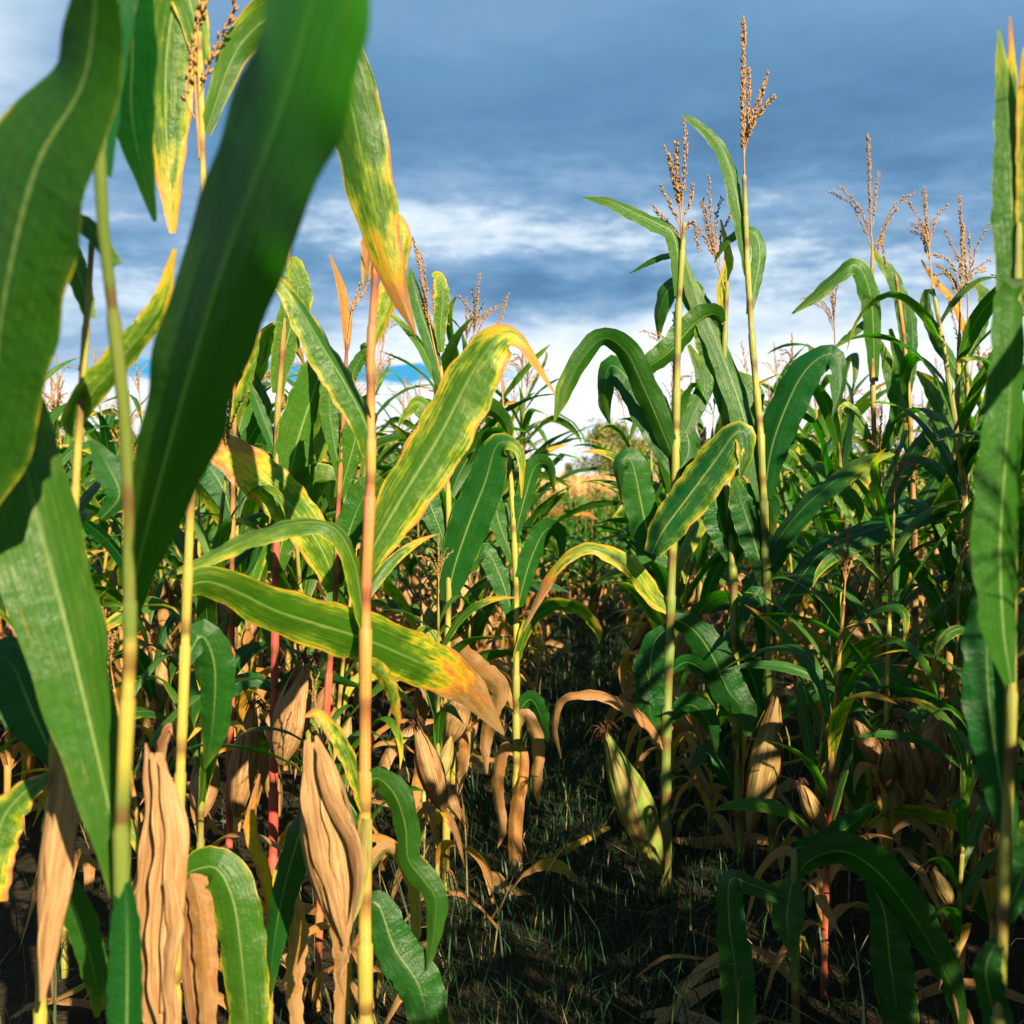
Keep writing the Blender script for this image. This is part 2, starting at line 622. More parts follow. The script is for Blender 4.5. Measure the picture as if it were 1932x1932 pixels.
def auto_tassel(mb, base, up, height, nb, spread, rr, size=0.0105, dens=420, green=0.1):
    up = unit(np.asarray(up, float))
    spine = [base, base + up * height * 0.5, base + up * height]
    br = []
    for k in range(nb):
        a = rr.uniform(0, 6.283)
        d = np.array([math.cos(a), math.sin(a), 0])
        z0 = height * rr.uniform(0.22, 0.45)
        ln = height * rr.uniform(0.42, 0.62)
        sp = spread * rr.uniform(0.5, 1.2)
        b0 = base + up * z0
        b1 = b0 + up * ln * 0.5 + d * ln * 0.30 * sp
        b2 = b0 + up * ln * (0.95 - 0.35 * sp) + d * ln * 0.75 * sp
        br.append([b0, b1, b2])
    tassel(mb, spine, br, size, dens, green, rr.randrange(9999), r=0.0028)


def ear_parts(parent, base, tip_, width, green=0.2, brown=0.2, seed=1, silk=True, flare=0.25, origin=None, mbs=None, lod=1, bend=0.0):
    """an ear of corn in its husk; sub-parts husk_leaf and silk"""
    rr = random.Random(seed)
    base, tip_ = np.asarray(base, float), np.asarray(tip_, float)
    ax = tip_ - base
    ln = np.linalg.norm(ax)
    ax = ax / ln
    ref = np.array([0.2, 1, 0.1])
    x = np.cross(ax, ref); x /= np.linalg.norm(x)
    y = np.cross(ax, x)
    nt_, na = (22, 40) if lod else (9, 12)
    t = np.linspace(0, 1, nt_ + 1)
    prof = np.interp(t, [0, .06, .2, .45, .62, .8, .92, 1], [.22, .42, .74, 1.0, .92, .58, .28, .06])
    ang = np.linspace(0, 2 * math.pi, na + 1)
    ph = rr.uniform(0, 6)
    lp = (green, 0, rr.random(), brown)
    bd = np.sin(t * math.pi * 0.5) ** 2 * bend * ln

    def surf(tt, aa, k):
        rad = np.interp(tt, t, prof) * width * 0.5 * k
        return base + ax * (tt * ln)[..., None] + rad[..., None] * (np.cos(aa)[..., None] * x + np.sin(aa)[..., None] * y) + (np.interp(tt, t, bd))[..., None] * x

    TT, AA = np.meshgrid(t, ang, indexing='ij')
    ridge = 1 + 0.07 * np.abs(np.sin(4 * AA + ph + 1.5 * TT)) + 0.05 * np.abs(np.sin(7.5 * AA + 2 * ph - 2 * TT)) - 0.06 + 0.10 * np.sin(2 * AA + ph * 3 + 3 * TT) * TT
    vs = surf(TT, AA, ridge).reshape(-1, 3)
    uv = np.stack([AA / (2 * math.pi), TT], -1).reshape(-1, 2)
    idx = np.arange((nt_ + 1) * (na + 1)).reshape(nt_ + 1, na + 1)
    f = np.stack([idx[:-1, :-1], idx[:-1, 1:], idx[1:, 1:], idx[1:, :-1]], -1).reshape(-1, 4)
    body = mbs[0] if mbs else MB()
    body.add(vs, uv, lp, f, HUSK)
    ear = None
    if not mbs:
        ear = link('ear', body.mesh('ear', origin=origin), parent)
    nh = 6 if lod else 2
    for k in range(nh):
        hb = mbs[0] if mbs else MB()
        a0 = ph + k * 6.283 / nh * 1.02 + rr.uniform(-.25, .25)
        te = rr.uniform(0.86, 1.22)
        tt = np.linspace(0.0, te, 18 if lod else 6)
        ha = rr.uniform(0.5, 0.95) * (1 - np.clip((tt - 0.15) / (te - 0.15), 0, 1) ** 2.2) + 0.03
        out = flare * np.clip((tt - 0.62) / 0.5, 0, 1) ** 1.8 * rr.uniform(0.2, 1.3)
        ncr = 8 if lod else 2
        q = np.linspace(-1, 1, ncr + 1)
        V = np.zeros((len(tt), ncr + 1, 3))
        for j in range(ncr + 1):
            aa = a0 + q[j] * ha + 0.25 * tt
            kk = 1.04 + 0.035 * k + 0.05 * np.sin(4 * tt + j * 1.9 + k * 2) + 0.04 * abs(q[j]) ** 2 + out * 1.1
            rad = np.maximum(np.interp(np.clip(tt, 0, 1), t, prof), 0.18) * width * 0.5 * kk + out * width * 0.55
            V[:, j] = base + ax * (np.minimum(tt, 1.0 + 0.5 * (tt - 1)) * ln)[:, None] + rad[:, None] * (np.cos(aa)[:, None] * x + np.sin(aa)[:, None] * y) + np.interp(tt, t, bd)[:, None] * x
        U = np.stack(np.broadcast_arrays(q[None] * 0.25 + 0.5, tt[:, None]), -1)
        idx = np.arange(len(tt) * (ncr + 1)).reshape(len(tt), ncr + 1)
        f = np.stack([idx[:-1, :-1], idx[:-1, 1:], idx[1:, 1:], idx[1:, :-1]], -1).reshape(-1, 4)
        hb.add(V.reshape(-1, 3), U.reshape(-1, 2), (green * rr.uniform(0.3, 1.2), 0, rr.random(), brown * rr.uniform(0.5, 1.5)), f, HUSK)
        if not mbs:
            link('husk_leaf', hb.mesh('husk_leaf', origin=origin), ear)
    if silk and lod:
        sb = MB()
        tp = surf(np.array([0.97]), np.array([0.0]), 0.3)[0]
        for k in range(22):
            a = rr.uniform(0, 6.283)
            d = x * math.cos(a) + y * math.sin(a)
            l2 = width * rr.uniform(0.5, 1.2)
            p = [tp, tp + ax * l2 * 0.4 + d * l2 * 0.25, tp + ax * l2 * 0.4 + d * l2 * 0.6 + np.array([0, 0, -l2 * 0.4])]
            Cc, _ = catmull(p, 6)
            tube(sb, Cc, np.linspace(0.0016, 0.0006, 7), (0, 0, 0, 0), 4, SILK)
        if mbs:
            mbs[1].append(sb)
        else:
            link('silk', sb.mesh('silk', origin=origin), ear)
    return ear


# ------------------------------------------------------------------ ground
def ground_z(x, y):
    return 0.02 * math.sin(x * 1.3 + 0.4) * math.sin(y * 0.9)


def build_ground():
    mb = MB()
    xs = np.concatenate([np.linspace(-1500, -12, 8), np.linspace(-10, 10, 81), np.linspace(12, 1500, 8)])
    ys = np.concatenate([np.linspace(-600, -5, 6), np.linspace(-4, 26, 121), np.linspace(28, 120, 12), np.linspace(150, 2500, 8)])
    Xg, Yg = np.meshgrid(xs, ys, indexing='ij')
    near = (np.abs(Xg) < 11) & (Yg > -5) & (Yg < 27)
    Z = np.where(near, 0.02 * np.sin(Xg * 1.3 + 0.4) * np.sin(Yg * 0.9) + rng.normal(0, 0.007, Xg.shape), 0)
    v = np.stack([Xg, Yg, Z], -1).reshape(-1, 3)
    idx = np.arange(len(v)).reshape(Xg.shape)
    f = np.stack([idx[:-1, :-1], idx[1:, :-1], idx[1:, 1:], idx[:-1, 1:]], -1).reshape(-1, 4)
    mb.add(v, v[:, :2], (0, 0, 0, 0), f, 0)
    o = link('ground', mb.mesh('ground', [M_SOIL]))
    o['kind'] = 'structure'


build_ground()


# ------------------------------------------------------------------ plants traced from the photograph
HERO = []


def leaf_obj(root, origin, d0, spec, k, husk=False):
    pts = spec['p']
    P2 = np.array([(p[0], p[1]) for p in pts], float)
    seg = np.concatenate([[0], np.cumsum(np.linalg.norm(np.diff(P2, axis=0), axis=1))]) / F * d0
    lean = spec.get('lean', 0.0)
    dd = spec.get('d', 0.0)
    P = []
    for i, p in enumerate(pts):
        ex = p[2] if len(p) > 2 else lean * seg[i]
        P.append(at(p[0], p[1], d0 + dd + ex))
    n = spec.get('n', 40)
    C, par = catmull(P, n)
    W = spec['w']
    if isinstance(W, (list, tuple)):
        width = np.interp(par, np.linspace(0, 1, len(W)), W)
    else:
        width = W * wprof(np.linspace(0, 1, n + 1), spec.get('wb', 0.45))
    width = width / F * ((C - CAMP) @ FWD)
    roll = spec.get('roll', 20)
    roll = np.interp(par, np.linspace(0, 1, len(roll)), roll) if isinstance(roll, (list, tuple)) else np.full(n + 1, roll, float)
    roll = np.radians(roll)
    T = unit(np.gradient(C, axis=0))
    V = unit(C - CAMP)
    L0 = unit(np.cross(T, V))
    # keep the lateral from flipping
    for i in range(1, len(L0)):
        if (L0[i] * L0[i - 1]).sum() < 0:
            L0[i] = -L0[i]
    N0 = np.cross(T, L0)
    Lat = L0 * np.cos(roll)[:, None] + N0 * np.sin(roll)[:, None]
    mb = MB()
    lp = (spec.get('dry', 0.0), spec.get('edge', 0.12), spec.get('hue', 0.4), spec.get('tip', 0.25))
    if husk:
        lp = (spec.get('green', 0.0), 0, (k * 0.37) % 1, spec.get('brown', 0.15))
    ribbon(mb, C, Lat, width, lp, spec.get('fold', 0.22), spec.get('wave', 0.07), spec.get('waves', 5.0), 8, k * 1.7, HUSK if husk else LEAF,
           curl=spec.get('curl', 0.0), wob=spec.get('wob', 0.04))
    nm = 'husk_leaf' if husk else 'leaf'
    o = link(nm, mb.mesh(nm, origin=origin), root)
    if 'label' in spec:
        o['label'] = spec['label']
    return o


def hero(label, d, stalk, r, leaves, tass=None, ears=(), red=0.1, yel=0.5, redfun=None, foot=None, dtop=0.0, inter=0.15, green_t=0.08, husks=(), yelfun=None):
    """stalk: px points from top to bottom; r: stalk diameter in px"""
    k = len(HERO)
    P = [at(x, y, d + dtop * (1 - i / max(1, len(stalk) - 1))) for i, (x, y) in enumerate(stalk)]
    last = P[-1]
    if last[2] > 0.02:
        if foot is None:
            dirv = unit(P[-1] - P[-2])
            sl = last[2]
            fx = last[0] + np.clip(dirv[0] / max(0.3, -dirv[2]), -.12, .12) * sl
            ft = np.array([fx, last[1], -0.03])
        else:
            ft = np.array([foot[0], foot[1], -0.03])
        P.append(ft)
    else:
        P[-1] = np.array([last[0], last[1], -0.03])
    P = P[::-1]
    origin = np.array([P[0][0], P[0][1], 0.0])
    root = thing('corn_plant', tuple(origin), label, 'corn plant', None)
    mb = MB()
    stalk_mesh(mb, P, r / F * d * 0.5 * 1.05, red, yel, (k * 0.37) % 1, inter, 12, redfun, yelfun)
    # brace roots
    for q in range(5):
        a = q * 1.26 + k
        dr = np.array([math.cos(a), math.sin(a), 0])
        Cc, _ = catmull([P[0] + np.array([0, 0, 0.10]), P[0] + dr * 0.02 + np.array([0, 0, 0.075]), P[0] + dr * 0.038], 5)
        tube(mb, Cc, np.linspace(0.0035, 0.0025, 6), (0.3, 0.2, .3, 0.9), 5)
    link('stalk', mb.mesh('stalk', origin=origin), root)
    for i, sp in enumerate(leaves):
        leaf_obj(root, origin, d, sp, k * 3.1 + i)
    if tass:
        mb = MB()
        sp = [at(x, y, d + dtop) for x, y in tass['p']]
        rr = random.Random(k + 50)
        br = []
        for b in tass['b']:
            ex = rr.uniform(-0.07, 0.07)
            br.append([at(x, y, d + dtop + ex * i / (len(b) - 1)) for i, (x, y) in enumerate(b)])
        tassel(mb, sp, br, tass.get('size', 0.011), tass.get('dens', 420), green_t, k + 3, tass.get('r', 0.003))
        link('tassel', mb.mesh('tassel', origin=origin), root)
    for i, h in enumerate(husks):
        h = dict(h)
        h.setdefault('n', 34)
        leaf_obj(root, origin, d, h, k * 5 + i, husk=True)
    for i, e in enumerate(ears):
        (bx, by), (tx, ty) = e['b'], e['t']
        de = d + e.get('d', -0.05)
        ear_parts(root, at(bx, by, de), at(tx, ty, de + e.get('lean', -0.02)), e['w'] / F * de, e.get('green', 0.1), e.get('brown', 0.2), k * 10 + i + 1,
                  e.get('silk', True), e.get('flare', 0.25), origin, bend=e.get('bend', 0.0))
    HERO.append(root)
    return root


# --- left foreground
hero('nearest corn plant at left with a huge dark green leaf sweeping up across the frame', 1.02,
     [(172, -90), (178, 130), (186, 330), (203, 520), (222, 680), (243, 870), (248, 1165), (226, 1640), (236, 1932)], 30,
     [dict(p=[(244, 1170), (262, 1060), (330, 800), (420, 500), (520, 230), (600, -40), (660, -260)], w=[26, 76, 186, 246, 280, 300, 230], lean=-0.80, roll=[-25, -42, -50], dry=-0.04, edge=0.10, hue=0.45, tip=0.1, fold=0.14, wave=0.05, waves=4, n=60),
      dict(p=[(232, 1700), (205, 1520), (135, 1220), (72, 980), (30, 800), (0, 640)], w=[40, 100, 172, 190, 150, 90], lean=0.02, roll=[34, 28, 20], dry=0.12, edge=0.04, hue=0.42, tip=0.1, fold=0.25, wave=0.04, waves=3, n=50),
      dict(p=[(180, -70), (176, 50), (150, 170), (66, 320), (8, 560), (-20, 800), (-70, 1010)], w=[70, 120, 160, 270, 260, 210, 70], d=-0.34, lean=0.5, roll=[25, 40, 48, 50], dry=-0.03, edge=0.2, hue=0.4, tip=0.1, fold=0.12, wave=0.04, waves=3, n=50),
      dict(p=[(238, 2010), (240, 1880), (240, 1750), (234, 1630)], w=[62, 66, 56, 14], d=-0.03, roll=[10, 10], dry=-0.1, edge=0.02, hue=0.05, tip=0.0, fold=0.7, wave=0.01),
      dict(p=[(222, 500), (170, 430), (120, 400)], w=[26, 40, 20], roll=25, dry=0.1, hue=0.3),
      dict(p=[(195, 330), (215, 60), (240, -60), (250, 80), (250, 230), (292, 418)], w=[30, 70, 80, 90, 84, 8], lean=0.5, d=-0.15, roll=[10, 18, 24], dry=-0.08, edge=0.1, hue=0.0, tip=0.2, fold=0.1, wave=0.02, n=40)],
     yel=0.75, red=0.02, redfun=lambda t: 0.02, dtop=-0.22, yelfun=lambda t: 1.0 if 0.29 < t < 0.41 else (0.95 if 0.54 < t < 0.63 else 0.12))
hero('yellow stalked corn plant with a drying leaf spread across the left foreground', 1.42,
     [(376, 60), (384, 260), (382, 520), (372, 760), (362, 900), (352, 1150), (343, 1400), (334, 1640), (330, 1932)], 21,
     [dict(p=[(350, 1105), (395, 1098), (450, 1118), (520, 1152), (600, 1178), (690, 1206), (770, 1240), (840, 1272), (890, 1310), (950, 1385)], w=[46, 66, 76, 92, 100, 104, 104, 92, 64, 6], lean=0.85, d=0.02, roll=[28, 24, 18, 10], dry=0.14, edge=0.36, hue=0.6, tip=0.95, fold=0.10, wave=0.08, waves=5, n=60, label='pale green and yellow leaf with a tan dried tip'),
      dict(p=[(388, 250), (450, 90), (540, 20), (620, 70), (660, 190), (692, 340), (735, 510), (784, 632)], w=[24, 60, 90, 104, 112, 106, 62, 5], lean=0.05, roll=[15, 22, 28], dry=0.06, edge=0.38, hue=0.55, tip=0.65, fold=0.2, wave=0.05, n=50),
      dict(p=[(384, 120), (350, -20), (322, 40), (312, 200), (325, 440)], w=[30, 80, 108, 106, 14], roll=[10, 30, 20], dry=0.14, edge=0.35, hue=0.7, tip=0.35, fold=0.14, wave=0.03, n=40),
      dict(p=[(370, 880), (385, 820), (400, 760), (415, 680)], w=[26, 50, 46, 8], roll=40, dry=0.2, edge=0.4, hue=0.7),
      dict(p=[(343, 1655), (372, 1640), (410, 1640), (440, 1700), (455, 1800), (470, 1960), (478, 2060)], w=[26, 66, 84, 96, 96, 80, 30], lean=-0.12, roll=[22, 26, 30], dry=0.05, edge=0.22, hue=0.5, tip=0.2, fold=0.22, n=40),
      dict(p=[(340, 1660), (360, 1650), (378, 1720), (385, 1820), (392, 1960)], w=[20, 44, 52, 50, 30], lean=-0.03, roll=30, dry=0.85, edge=0.1, tip=0.1, fold=0.3),
      dict(p=[(350, 1250), (380, 1200), (405, 1260), (400, 1380), (385, 1450)], w=[30, 66, 80, 60, 6], lean=0.2, roll=[20, 35], dry=-0.08, hue=0.2)],
     tass=dict(p=[(378, 300), (368, 150), (372, 60), (392, -40)], b=[[(372, 200), (395, 120), (425, 50), (450, -10)], [(374, 230), (352, 190), (362, 90), (385, 10)]], size=0.011),
     ears=[dict(b=(300, 1420), t=(312, 1900), w=62, green=0.0, brown=0.2, d=-0.06, flare=0.4, silk=False)],
     husks=[dict(p=[(292, 1980), (270, 1850), (276, 1700), (294, 1560), (288, 1470), (275, 1402)], w=[14, 36, 44, 46, 34, 4], d=-0.10, roll=[40, 10, 35], fold=0.18, wob=0.16, wave=0.05, waves=2.3, brown=0.5),
            dict(p=[(310, 1960), (296, 1850), (300, 1720), (312, 1600), (304, 1500), (286, 1420)], w=[16, 34, 40, 44, 34, 4], d=-0.12, roll=[-10, 25, 0], fold=0.18, wob=0.16, wave=0.06, waves=2.9, brown=0.1),
            dict(p=[(300, 1425), (322, 1500), (334, 1590), (328, 1680), (322, 1790), (306, 1910)], w=[4, 34, 46, 40, 36, 6], d=-0.13, roll=[-30, 10, -20], fold=0.18, wob=0.1, wave=0.07, waves=2.1, brown=0.0),
            dict(p=[(318, 1660), (330, 1740), (318, 1830), (326, 1930), (318, 1990)], w=[20, 34, 28, 30, 8], d=-0.14, roll=[0, 40, -10], fold=0.18, wob=0.12, wave=0.1, waves=2.5, brown=0.25),
            dict(p=[(340, 1640), (360, 1670), (350, 1750), (356, 1850), (366, 1960)], w=[12, 26, 32, 34, 20], d=0.02, roll=[10, 40], fold=0.18, wob=0.1, wave=0.06, waves=2, brown=1.0),
            dict(p=[(338, 1400), (322, 1370), (306, 1400), (300, 1470), (296, 1520)], w=[10, 22, 24, 18, 3], d=0.03, roll=[30, 50], fold=0.18, wob=0.1, brown=0.8)], yel=0.95, red=0.05)
hero('corn plant at far left with a pale bleached stalk behind the big foreground leaves', 1.22,
     [(176, 420), (172, 530), (163, 640), (150, 780), (143, 930), (120, 1200), (100, 1440), (84, 1690), (76, 1932)], 23,
     [dict(p=[(150, 828), (142, 795), (175, 740), (232, 672), (300, 580), (330, 470)], w=[22, 50, 60, 58, 40, 8], roll=[35, 25, 15], dry=0.2, edge=0.3, hue=0.7, tip=0.3, fold=0.3),
      dict(p=[(172, 600), (150, 520), (122, 440), (100, 400)], w=[24, 48, 40, 10], roll=25, dry=0.1, edge=0.25, hue=0.6),
      dict(p=[(190, 980), (225, 935), (205, 880), (172, 830)], w=[20, 50, 60, 10], roll=20, dry=-0.1, edge=0.02, hue=0.1),
      dict(p=[(105, 1440), (60, 1340), (20, 1250), (-30, 1230)], w=[30, 110, 120, 60], lean=0.05, roll=20, dry=-0.1, edge=0.0, hue=0.1),
      dict(p=[(96, 1460), (40, 1500), (0, 1560), (-20, 1700)], w=[20, 60, 80, 60], lean=-0.2, roll=[40, 20], dry=0.15, edge=0.5, hue=0.6),
      dict(p=[(82, 1720), (120, 1680), (150, 1740), (180, 1850), (182, 1920)], w=[20, 50, 64, 50, 8], lean=0.05, roll=[30, 20], dry=-0.02, hue=0.3)],
     ears=[dict(b=(118, 1440), t=(88, 1850), w=50, green=0.0, brown=0.1, d=-0.05, flare=0.3, silk=False)],
     husks=[dict(p=[(78, 1890), (94, 1760), (116, 1620), (124, 1520), (113, 1424)], w=[8, 40, 50, 46, 4], d=-0.09, brown=0.0, roll=[-15, -5, 15], fold=0.18, wob=0.14, wave=0.03, waves=1.5)], yel=1.0, red=0.0,
     redfun=lambda t: 0.05)
# --- the main plant left of the path
hero('tall pinkish stalked corn plant left of the path with a yellow edged leaf arching right', 1.62,
     [(714, 430), (706, 560), (699, 660), (703, 800), (702, 860), (694, 980), (690, 1080), (690, 1240), (688, 1460), (688, 1700), (690, 1932)], 27,
     [dict(p=[(692, 1078), (706, 1030), (760, 935), (830, 820), (890, 705), (938, 638), (972, 634), (1008, 676), (1048, 744)], w=[34, 66, 104, 118, 112, 84, 46, 34, 4], lean=0.10, roll=[-25, -22, -25, -30, -55, -60], dry=0.12, edge=0.52, hue=0.62, tip=0.5, fold=0.24, wave=0.05, n=60, label='long green leaf with burnt yellow margins and drooping orange tip'),
      dict(p=[(702, 862), (690, 800), (652, 725), (606, 650), (566, 580), (532, 533), (500, 508), (470, 540)], w=[34, 62, 84, 80, 64, 44, 40, 10], lean=-0.10, roll=[40, 48, 50, 56, 62], dry=0.05, edge=0.5, hue=0.45, tip=0.45, fold=0.3, wave=0.05, n=50),
      dict(p=[(690, 1190), (682, 1140), (668, 1060), (632, 997), (570, 985), (480, 1008), (390, 1050), (312, 1088)], w=[22, 42, 56, 62, 70, 66, 46, 5], lean=-0.20, roll=[55, 52, 60, 62, 58, 55], dry=0.16, edge=0.22, hue=0.6, tip=0.1, fold=0.3, n=50),
      dict(p=[(700, 652), (722, 600), (746, 520), (762, 450), (745, 408), (726, 430), (722, 470)], w=[22, 40, 50, 44, 34, 28, 8], lean=0.1, roll=[30, 35, 50], dry=0.34, edge=0.4, hue=0.7, tip=0.5, fold=0.3),
      dict(p=[(700, 520), (692, 470), (700, 440), (690, 500), (686, 540)], w=[10, 24, 26, 20, 4], roll=30, dry=0.85, edge=0.1),
      dict(p=[(690, 1246), (712, 1262), (735, 1300), (748, 1350), (752, 1378)], w=[20, 38, 36, 22, 4], roll=[40, 50], dry=0.3, edge=0.4, hue=0.6),
      dict(p=[(690, 1484), (712, 1468), (745, 1500), (765, 1560), (770, 1620), (800, 1662), (822, 1700), (815, 1780), (805, 1830)], w=[24, 50, 64, 60, 48, 56, 50, 26, 4], lean=-0.06, roll=[35, 40, 30, 20], dry=-0.04, edge=0.1, hue=0.35, tip=0.15, fold=0.2, n=44),
      dict(p=[(692, 1700), (716, 1712), (745, 1790), (790, 1860), (815, 1960)], w=[30, 56, 84, 90, 70], lean=-0.12, roll=[20, 15], dry=-0.1, edge=0.03, hue=0.15, fold=0.2),
      dict(p=[(690, 1560), (640, 1500), (585, 1530), (545, 1640), (520, 1760), (505, 1900)], w=[20, 44, 60, 62, 46, 5], d=0.0, lean=0.1, roll=[35, 25], dry=-0.1, edge=0.03, hue=0.1, fold=0.3),
      dict(p=[(690, 1640), (730, 1600), (770, 1660), (780, 1760), (770, 1850)], w=[16, 30, 36, 30, 4], lean=0.3, roll=[30, 60], dry=0.9, fold=0.4, wob=0.1),
      dict(p=[(689, 1650), (660, 1640), (640, 1720), (648, 1830), (640, 1960)], w=[16, 30, 36, 34, 20], lean=0.2, roll=[30, -20], dry=0.85, fold=0.4, wob=0.1),
      dict(p=[(690, 1530), (668, 1450), (640, 1390), (600, 1345), (575, 1350)], w=[26, 44, 44, 32, 10], lean=-0.1, roll=[50, 45], dry=0.22, edge=0.55, hue=0.4, tip=0.4)],
     ears=[dict(b=(592, 1402), t=(656, 1785), w=88, green=0.05, brown=0.15, d=-0.10, flare=0.2, silk=False, bend=-0.02)],
     husks=[dict(p=[(652, 1790), (636, 1700), (606, 1570), (590, 1470), (580, 1396)], w=[6, 34, 60, 44, 10], d=-0.15, roll=[-25, -10, 0], fold=0.18, wob=0.14, wave=0.04, waves=2),
            dict(p=[(655, 1780), (655, 1690), (640, 1560), (616, 1450), (596, 1388)], w=[6, 36, 54, 40, 6], d=-0.145, roll=[20, 30, 20], fold=0.18, wob=0.14, wave=0.04, waves=2.4, green=0.1),
            dict(p=[(600, 1400), (612, 1480), (640, 1540), (668, 1600), (672, 1680), (664, 1740)], w=[4, 24, 34, 36, 26, 3], d=-0.165, roll=[10, 40, 55], fold=0.18, wob=0.12, wave=0.06, waves=2.2, brown=0.35),
            dict(p=[(646, 1770), (650, 1800), (640, 1840), (648, 1880)], w=[14, 22, 16, 3], d=-0.12, roll=[10, 50], fold=0.18, wob=0.15, brown=0.4),
            dict(p=[(690, 1545), (682, 1620), (668, 1700), (656, 1760)], w=[20, 34, 30, 4], d=-0.1, roll=[20, 40], fold=0.4, green=0.6)],
     yel=0.85, redfun=lambda t: 0.2 if t < 0.42 else 0.75)
# --- plants behind it on the left
hero('red stalked corn plant behind the main one with a broad sunlit upright top leaf', 2.35,
     [(546, 440), (545, 500), (534, 640), (524, 740), (522, 900), (521, 1050), (518, 1230), (517, 1400), (515, 1600)], 17,
     [dict(p=[(524, 742), (530, 690), (548, 620), (562, 560), (556, 500), (545, 488)], w=[22, 40, 58, 60, 36, 8], roll=[10, 15, 20], dry=0.12, edge=0.15, hue=0.75, tip=0.15, fold=0.15, wave=0.02),
      dict(p=[(522, 860), (505, 810), (485, 760), (470, 720)], w=[16, 26, 26, 8], roll=30, dry=-0.05, hue=0.2),
      dict(p=[(523, 960), (545, 900), (565, 820), (590, 745), (606, 700), (618, 730), (606, 830), (600, 880)], w=[30, 66, 84, 80, 70, 50, 40, 6], roll=[5, 12, 20, 40], dry=0.08, edge=0.12, hue=0.6, tip=0.2, fold=0.15, wave=0.03),
      dict(p=[(520, 1080), (540, 1000), (580, 920), (620, 905), (625, 960)], w=[30, 66, 70, 50, 8], roll=[15, 20], dry=0.08, hue=0.6),
      dict(p=[(519, 1300), (470, 1280), (420, 1310), (385, 1345)], w=[18, 40, 40, 6], roll=40, dry=-0.1, hue=0.1),
      dict(p=[(518, 1310), (560, 1275), (620, 1280), (690, 1300)], w=[18, 36, 34, 6], roll=50, dry=-0.1, hue=0.1)],
     tass=dict(p=[(546, 500), (546, 420), (552, 330)], b=[[(546, 420), (540, 390), (535, 370)], [(546, 410), (560, 385), (578, 372)]], size=0.010),
     ears=[dict(b=(530, 1440), t=(578, 1250), w=62, green=0.0, brown=0.15, flare=0.4)], redfun=lambda t: 1.7 if t < 0.62 else 0.5, yel=0.4)
hero('broken brown corn stub with dead hanging leaves at the bottom left of centre', 1.75,
     [(516, 1690), (512, 1760), (505, 1932)], 20,
     [dict(p=[(516, 1700), (540, 1680), (560, 1760), (552, 1860), (565, 1960)], w=[16, 34, 40, 36, 20], roll=[30, 10], dry=0.85, fold=0.4, wob=0.12),
      dict(p=[(512, 1760), (480, 1730), (455, 1800), (450, 1900), (440, 1980)], w=[16, 36, 44, 40, 20], roll=[30, 45], dry=0.8, fold=0.4, wob=0.12),
      dict(p=[(514, 1720), (500, 1640), (475, 1560), (490, 1460)], w=[16, 30, 28, 4], roll=30, dry=0.55, edge=0.3, fold=0.4)], yel=0.9, red=0.35)
hero('corn plant with a bright orange pointed leaf among the red stalks on the left', 2.15,
     [(655, 640), (650, 760), (642, 870), (638, 960), (634, 1110), (622, 1250), (612, 1420), (606, 1600)], 14,
     [dict(p=[(636, 1112), (606, 1035), (545, 950), (475, 885), (402, 838), (380, 850)], w=[40, 72, 88, 86, 60, 8], lean=-0.25, roll=[20, 15, 10], dry=0.22, edge=0.4, hue=0.75, tip=0.55, fold=0.16, label='broad leaf turning bright yellow towards its tip'),
      dict(p=[(655, 660), (655, 610), (645, 545), (622, 480)], w=[10, 22, 18, 3], roll=20, dry=0.72, edge=0.2, tip=0.1),
      dict(p=[(650, 760), (668, 700), (690, 668), (700, 690)], w=[12, 26, 22, 5], roll=20, hue=0.5),
      dict(p=[(642, 900), (625, 800), (622, 740), (630, 700)], w=[16, 36, 36, 10], roll=25, hue=0.5),
      dict(p=[(640, 940), (665, 850), (680, 800), (690, 850), (685, 900)], w=[20, 50, 54, 36, 8], roll=[15, 30], hue=0.6, dry=0.05),
      dict(p=[(636, 1100), (660, 1000), (690, 930), (720, 900)], w=[24, 54, 60, 20], roll=20, hue=0.3, dry=-0.05)],
     tass=dict(p=[(656, 650), (664, 590), (680, 540), (692, 505)], b=[[(668, 580), (690, 545), (698, 520)]], size=0.009), redfun=lambda t: 1.0, yel=0.6)
hero('thin corn plant with a scarlet lower stalk left of the broad leaved red stalked one', 2.55,
     [(440, 650), (443, 760), (440, 880), (438, 1050), (437, 1250), (434, 1450), (432, 1650)], 14,
     [dict(p=[(443, 800), (456, 760), (484, 700), (505, 640), (530, 622), (560, 660), (575, 690)], w=[18, 36, 46, 40, 30, 20, 3], roll=[35, 30, 50], dry=0.22, edge=0.4, hue=0.6, tip=0.4),
      dict(p=[(440, 900), (470, 830), (500, 770), (478, 700)], w=[18, 34, 36, 8], roll=35, dry=-0.05, hue=0.3),
      dict(p=[(438, 980), (420, 920), (390, 880), (360, 900)], w=[24, 60, 66, 10], roll=20, dry=-0.1, hue=0.1),
      dict(p=[(437, 1180), (470, 1130), (500, 1160), (510, 1240)], w=[24, 50, 50, 8], roll=[20, 40], hue=0.2, dry=-0.05),
      dict(p=[(437, 1290), (400, 1250), (370, 1300), (360, 1380)], w=[24, 50, 50, 8], roll=[20, 40], hue=0.2, dry=-0.05)],
     ears=[dict(b=(446, 1540), t=(478, 1330), w=46, green=0.05, brown=0.25), dict(b=(525, 1540), t=(492, 1375), w=34, brown=0.6, d=0.1)],
     redfun=lambda t: 1.8 if t < 0.55 else 0.7, yel=0.4)
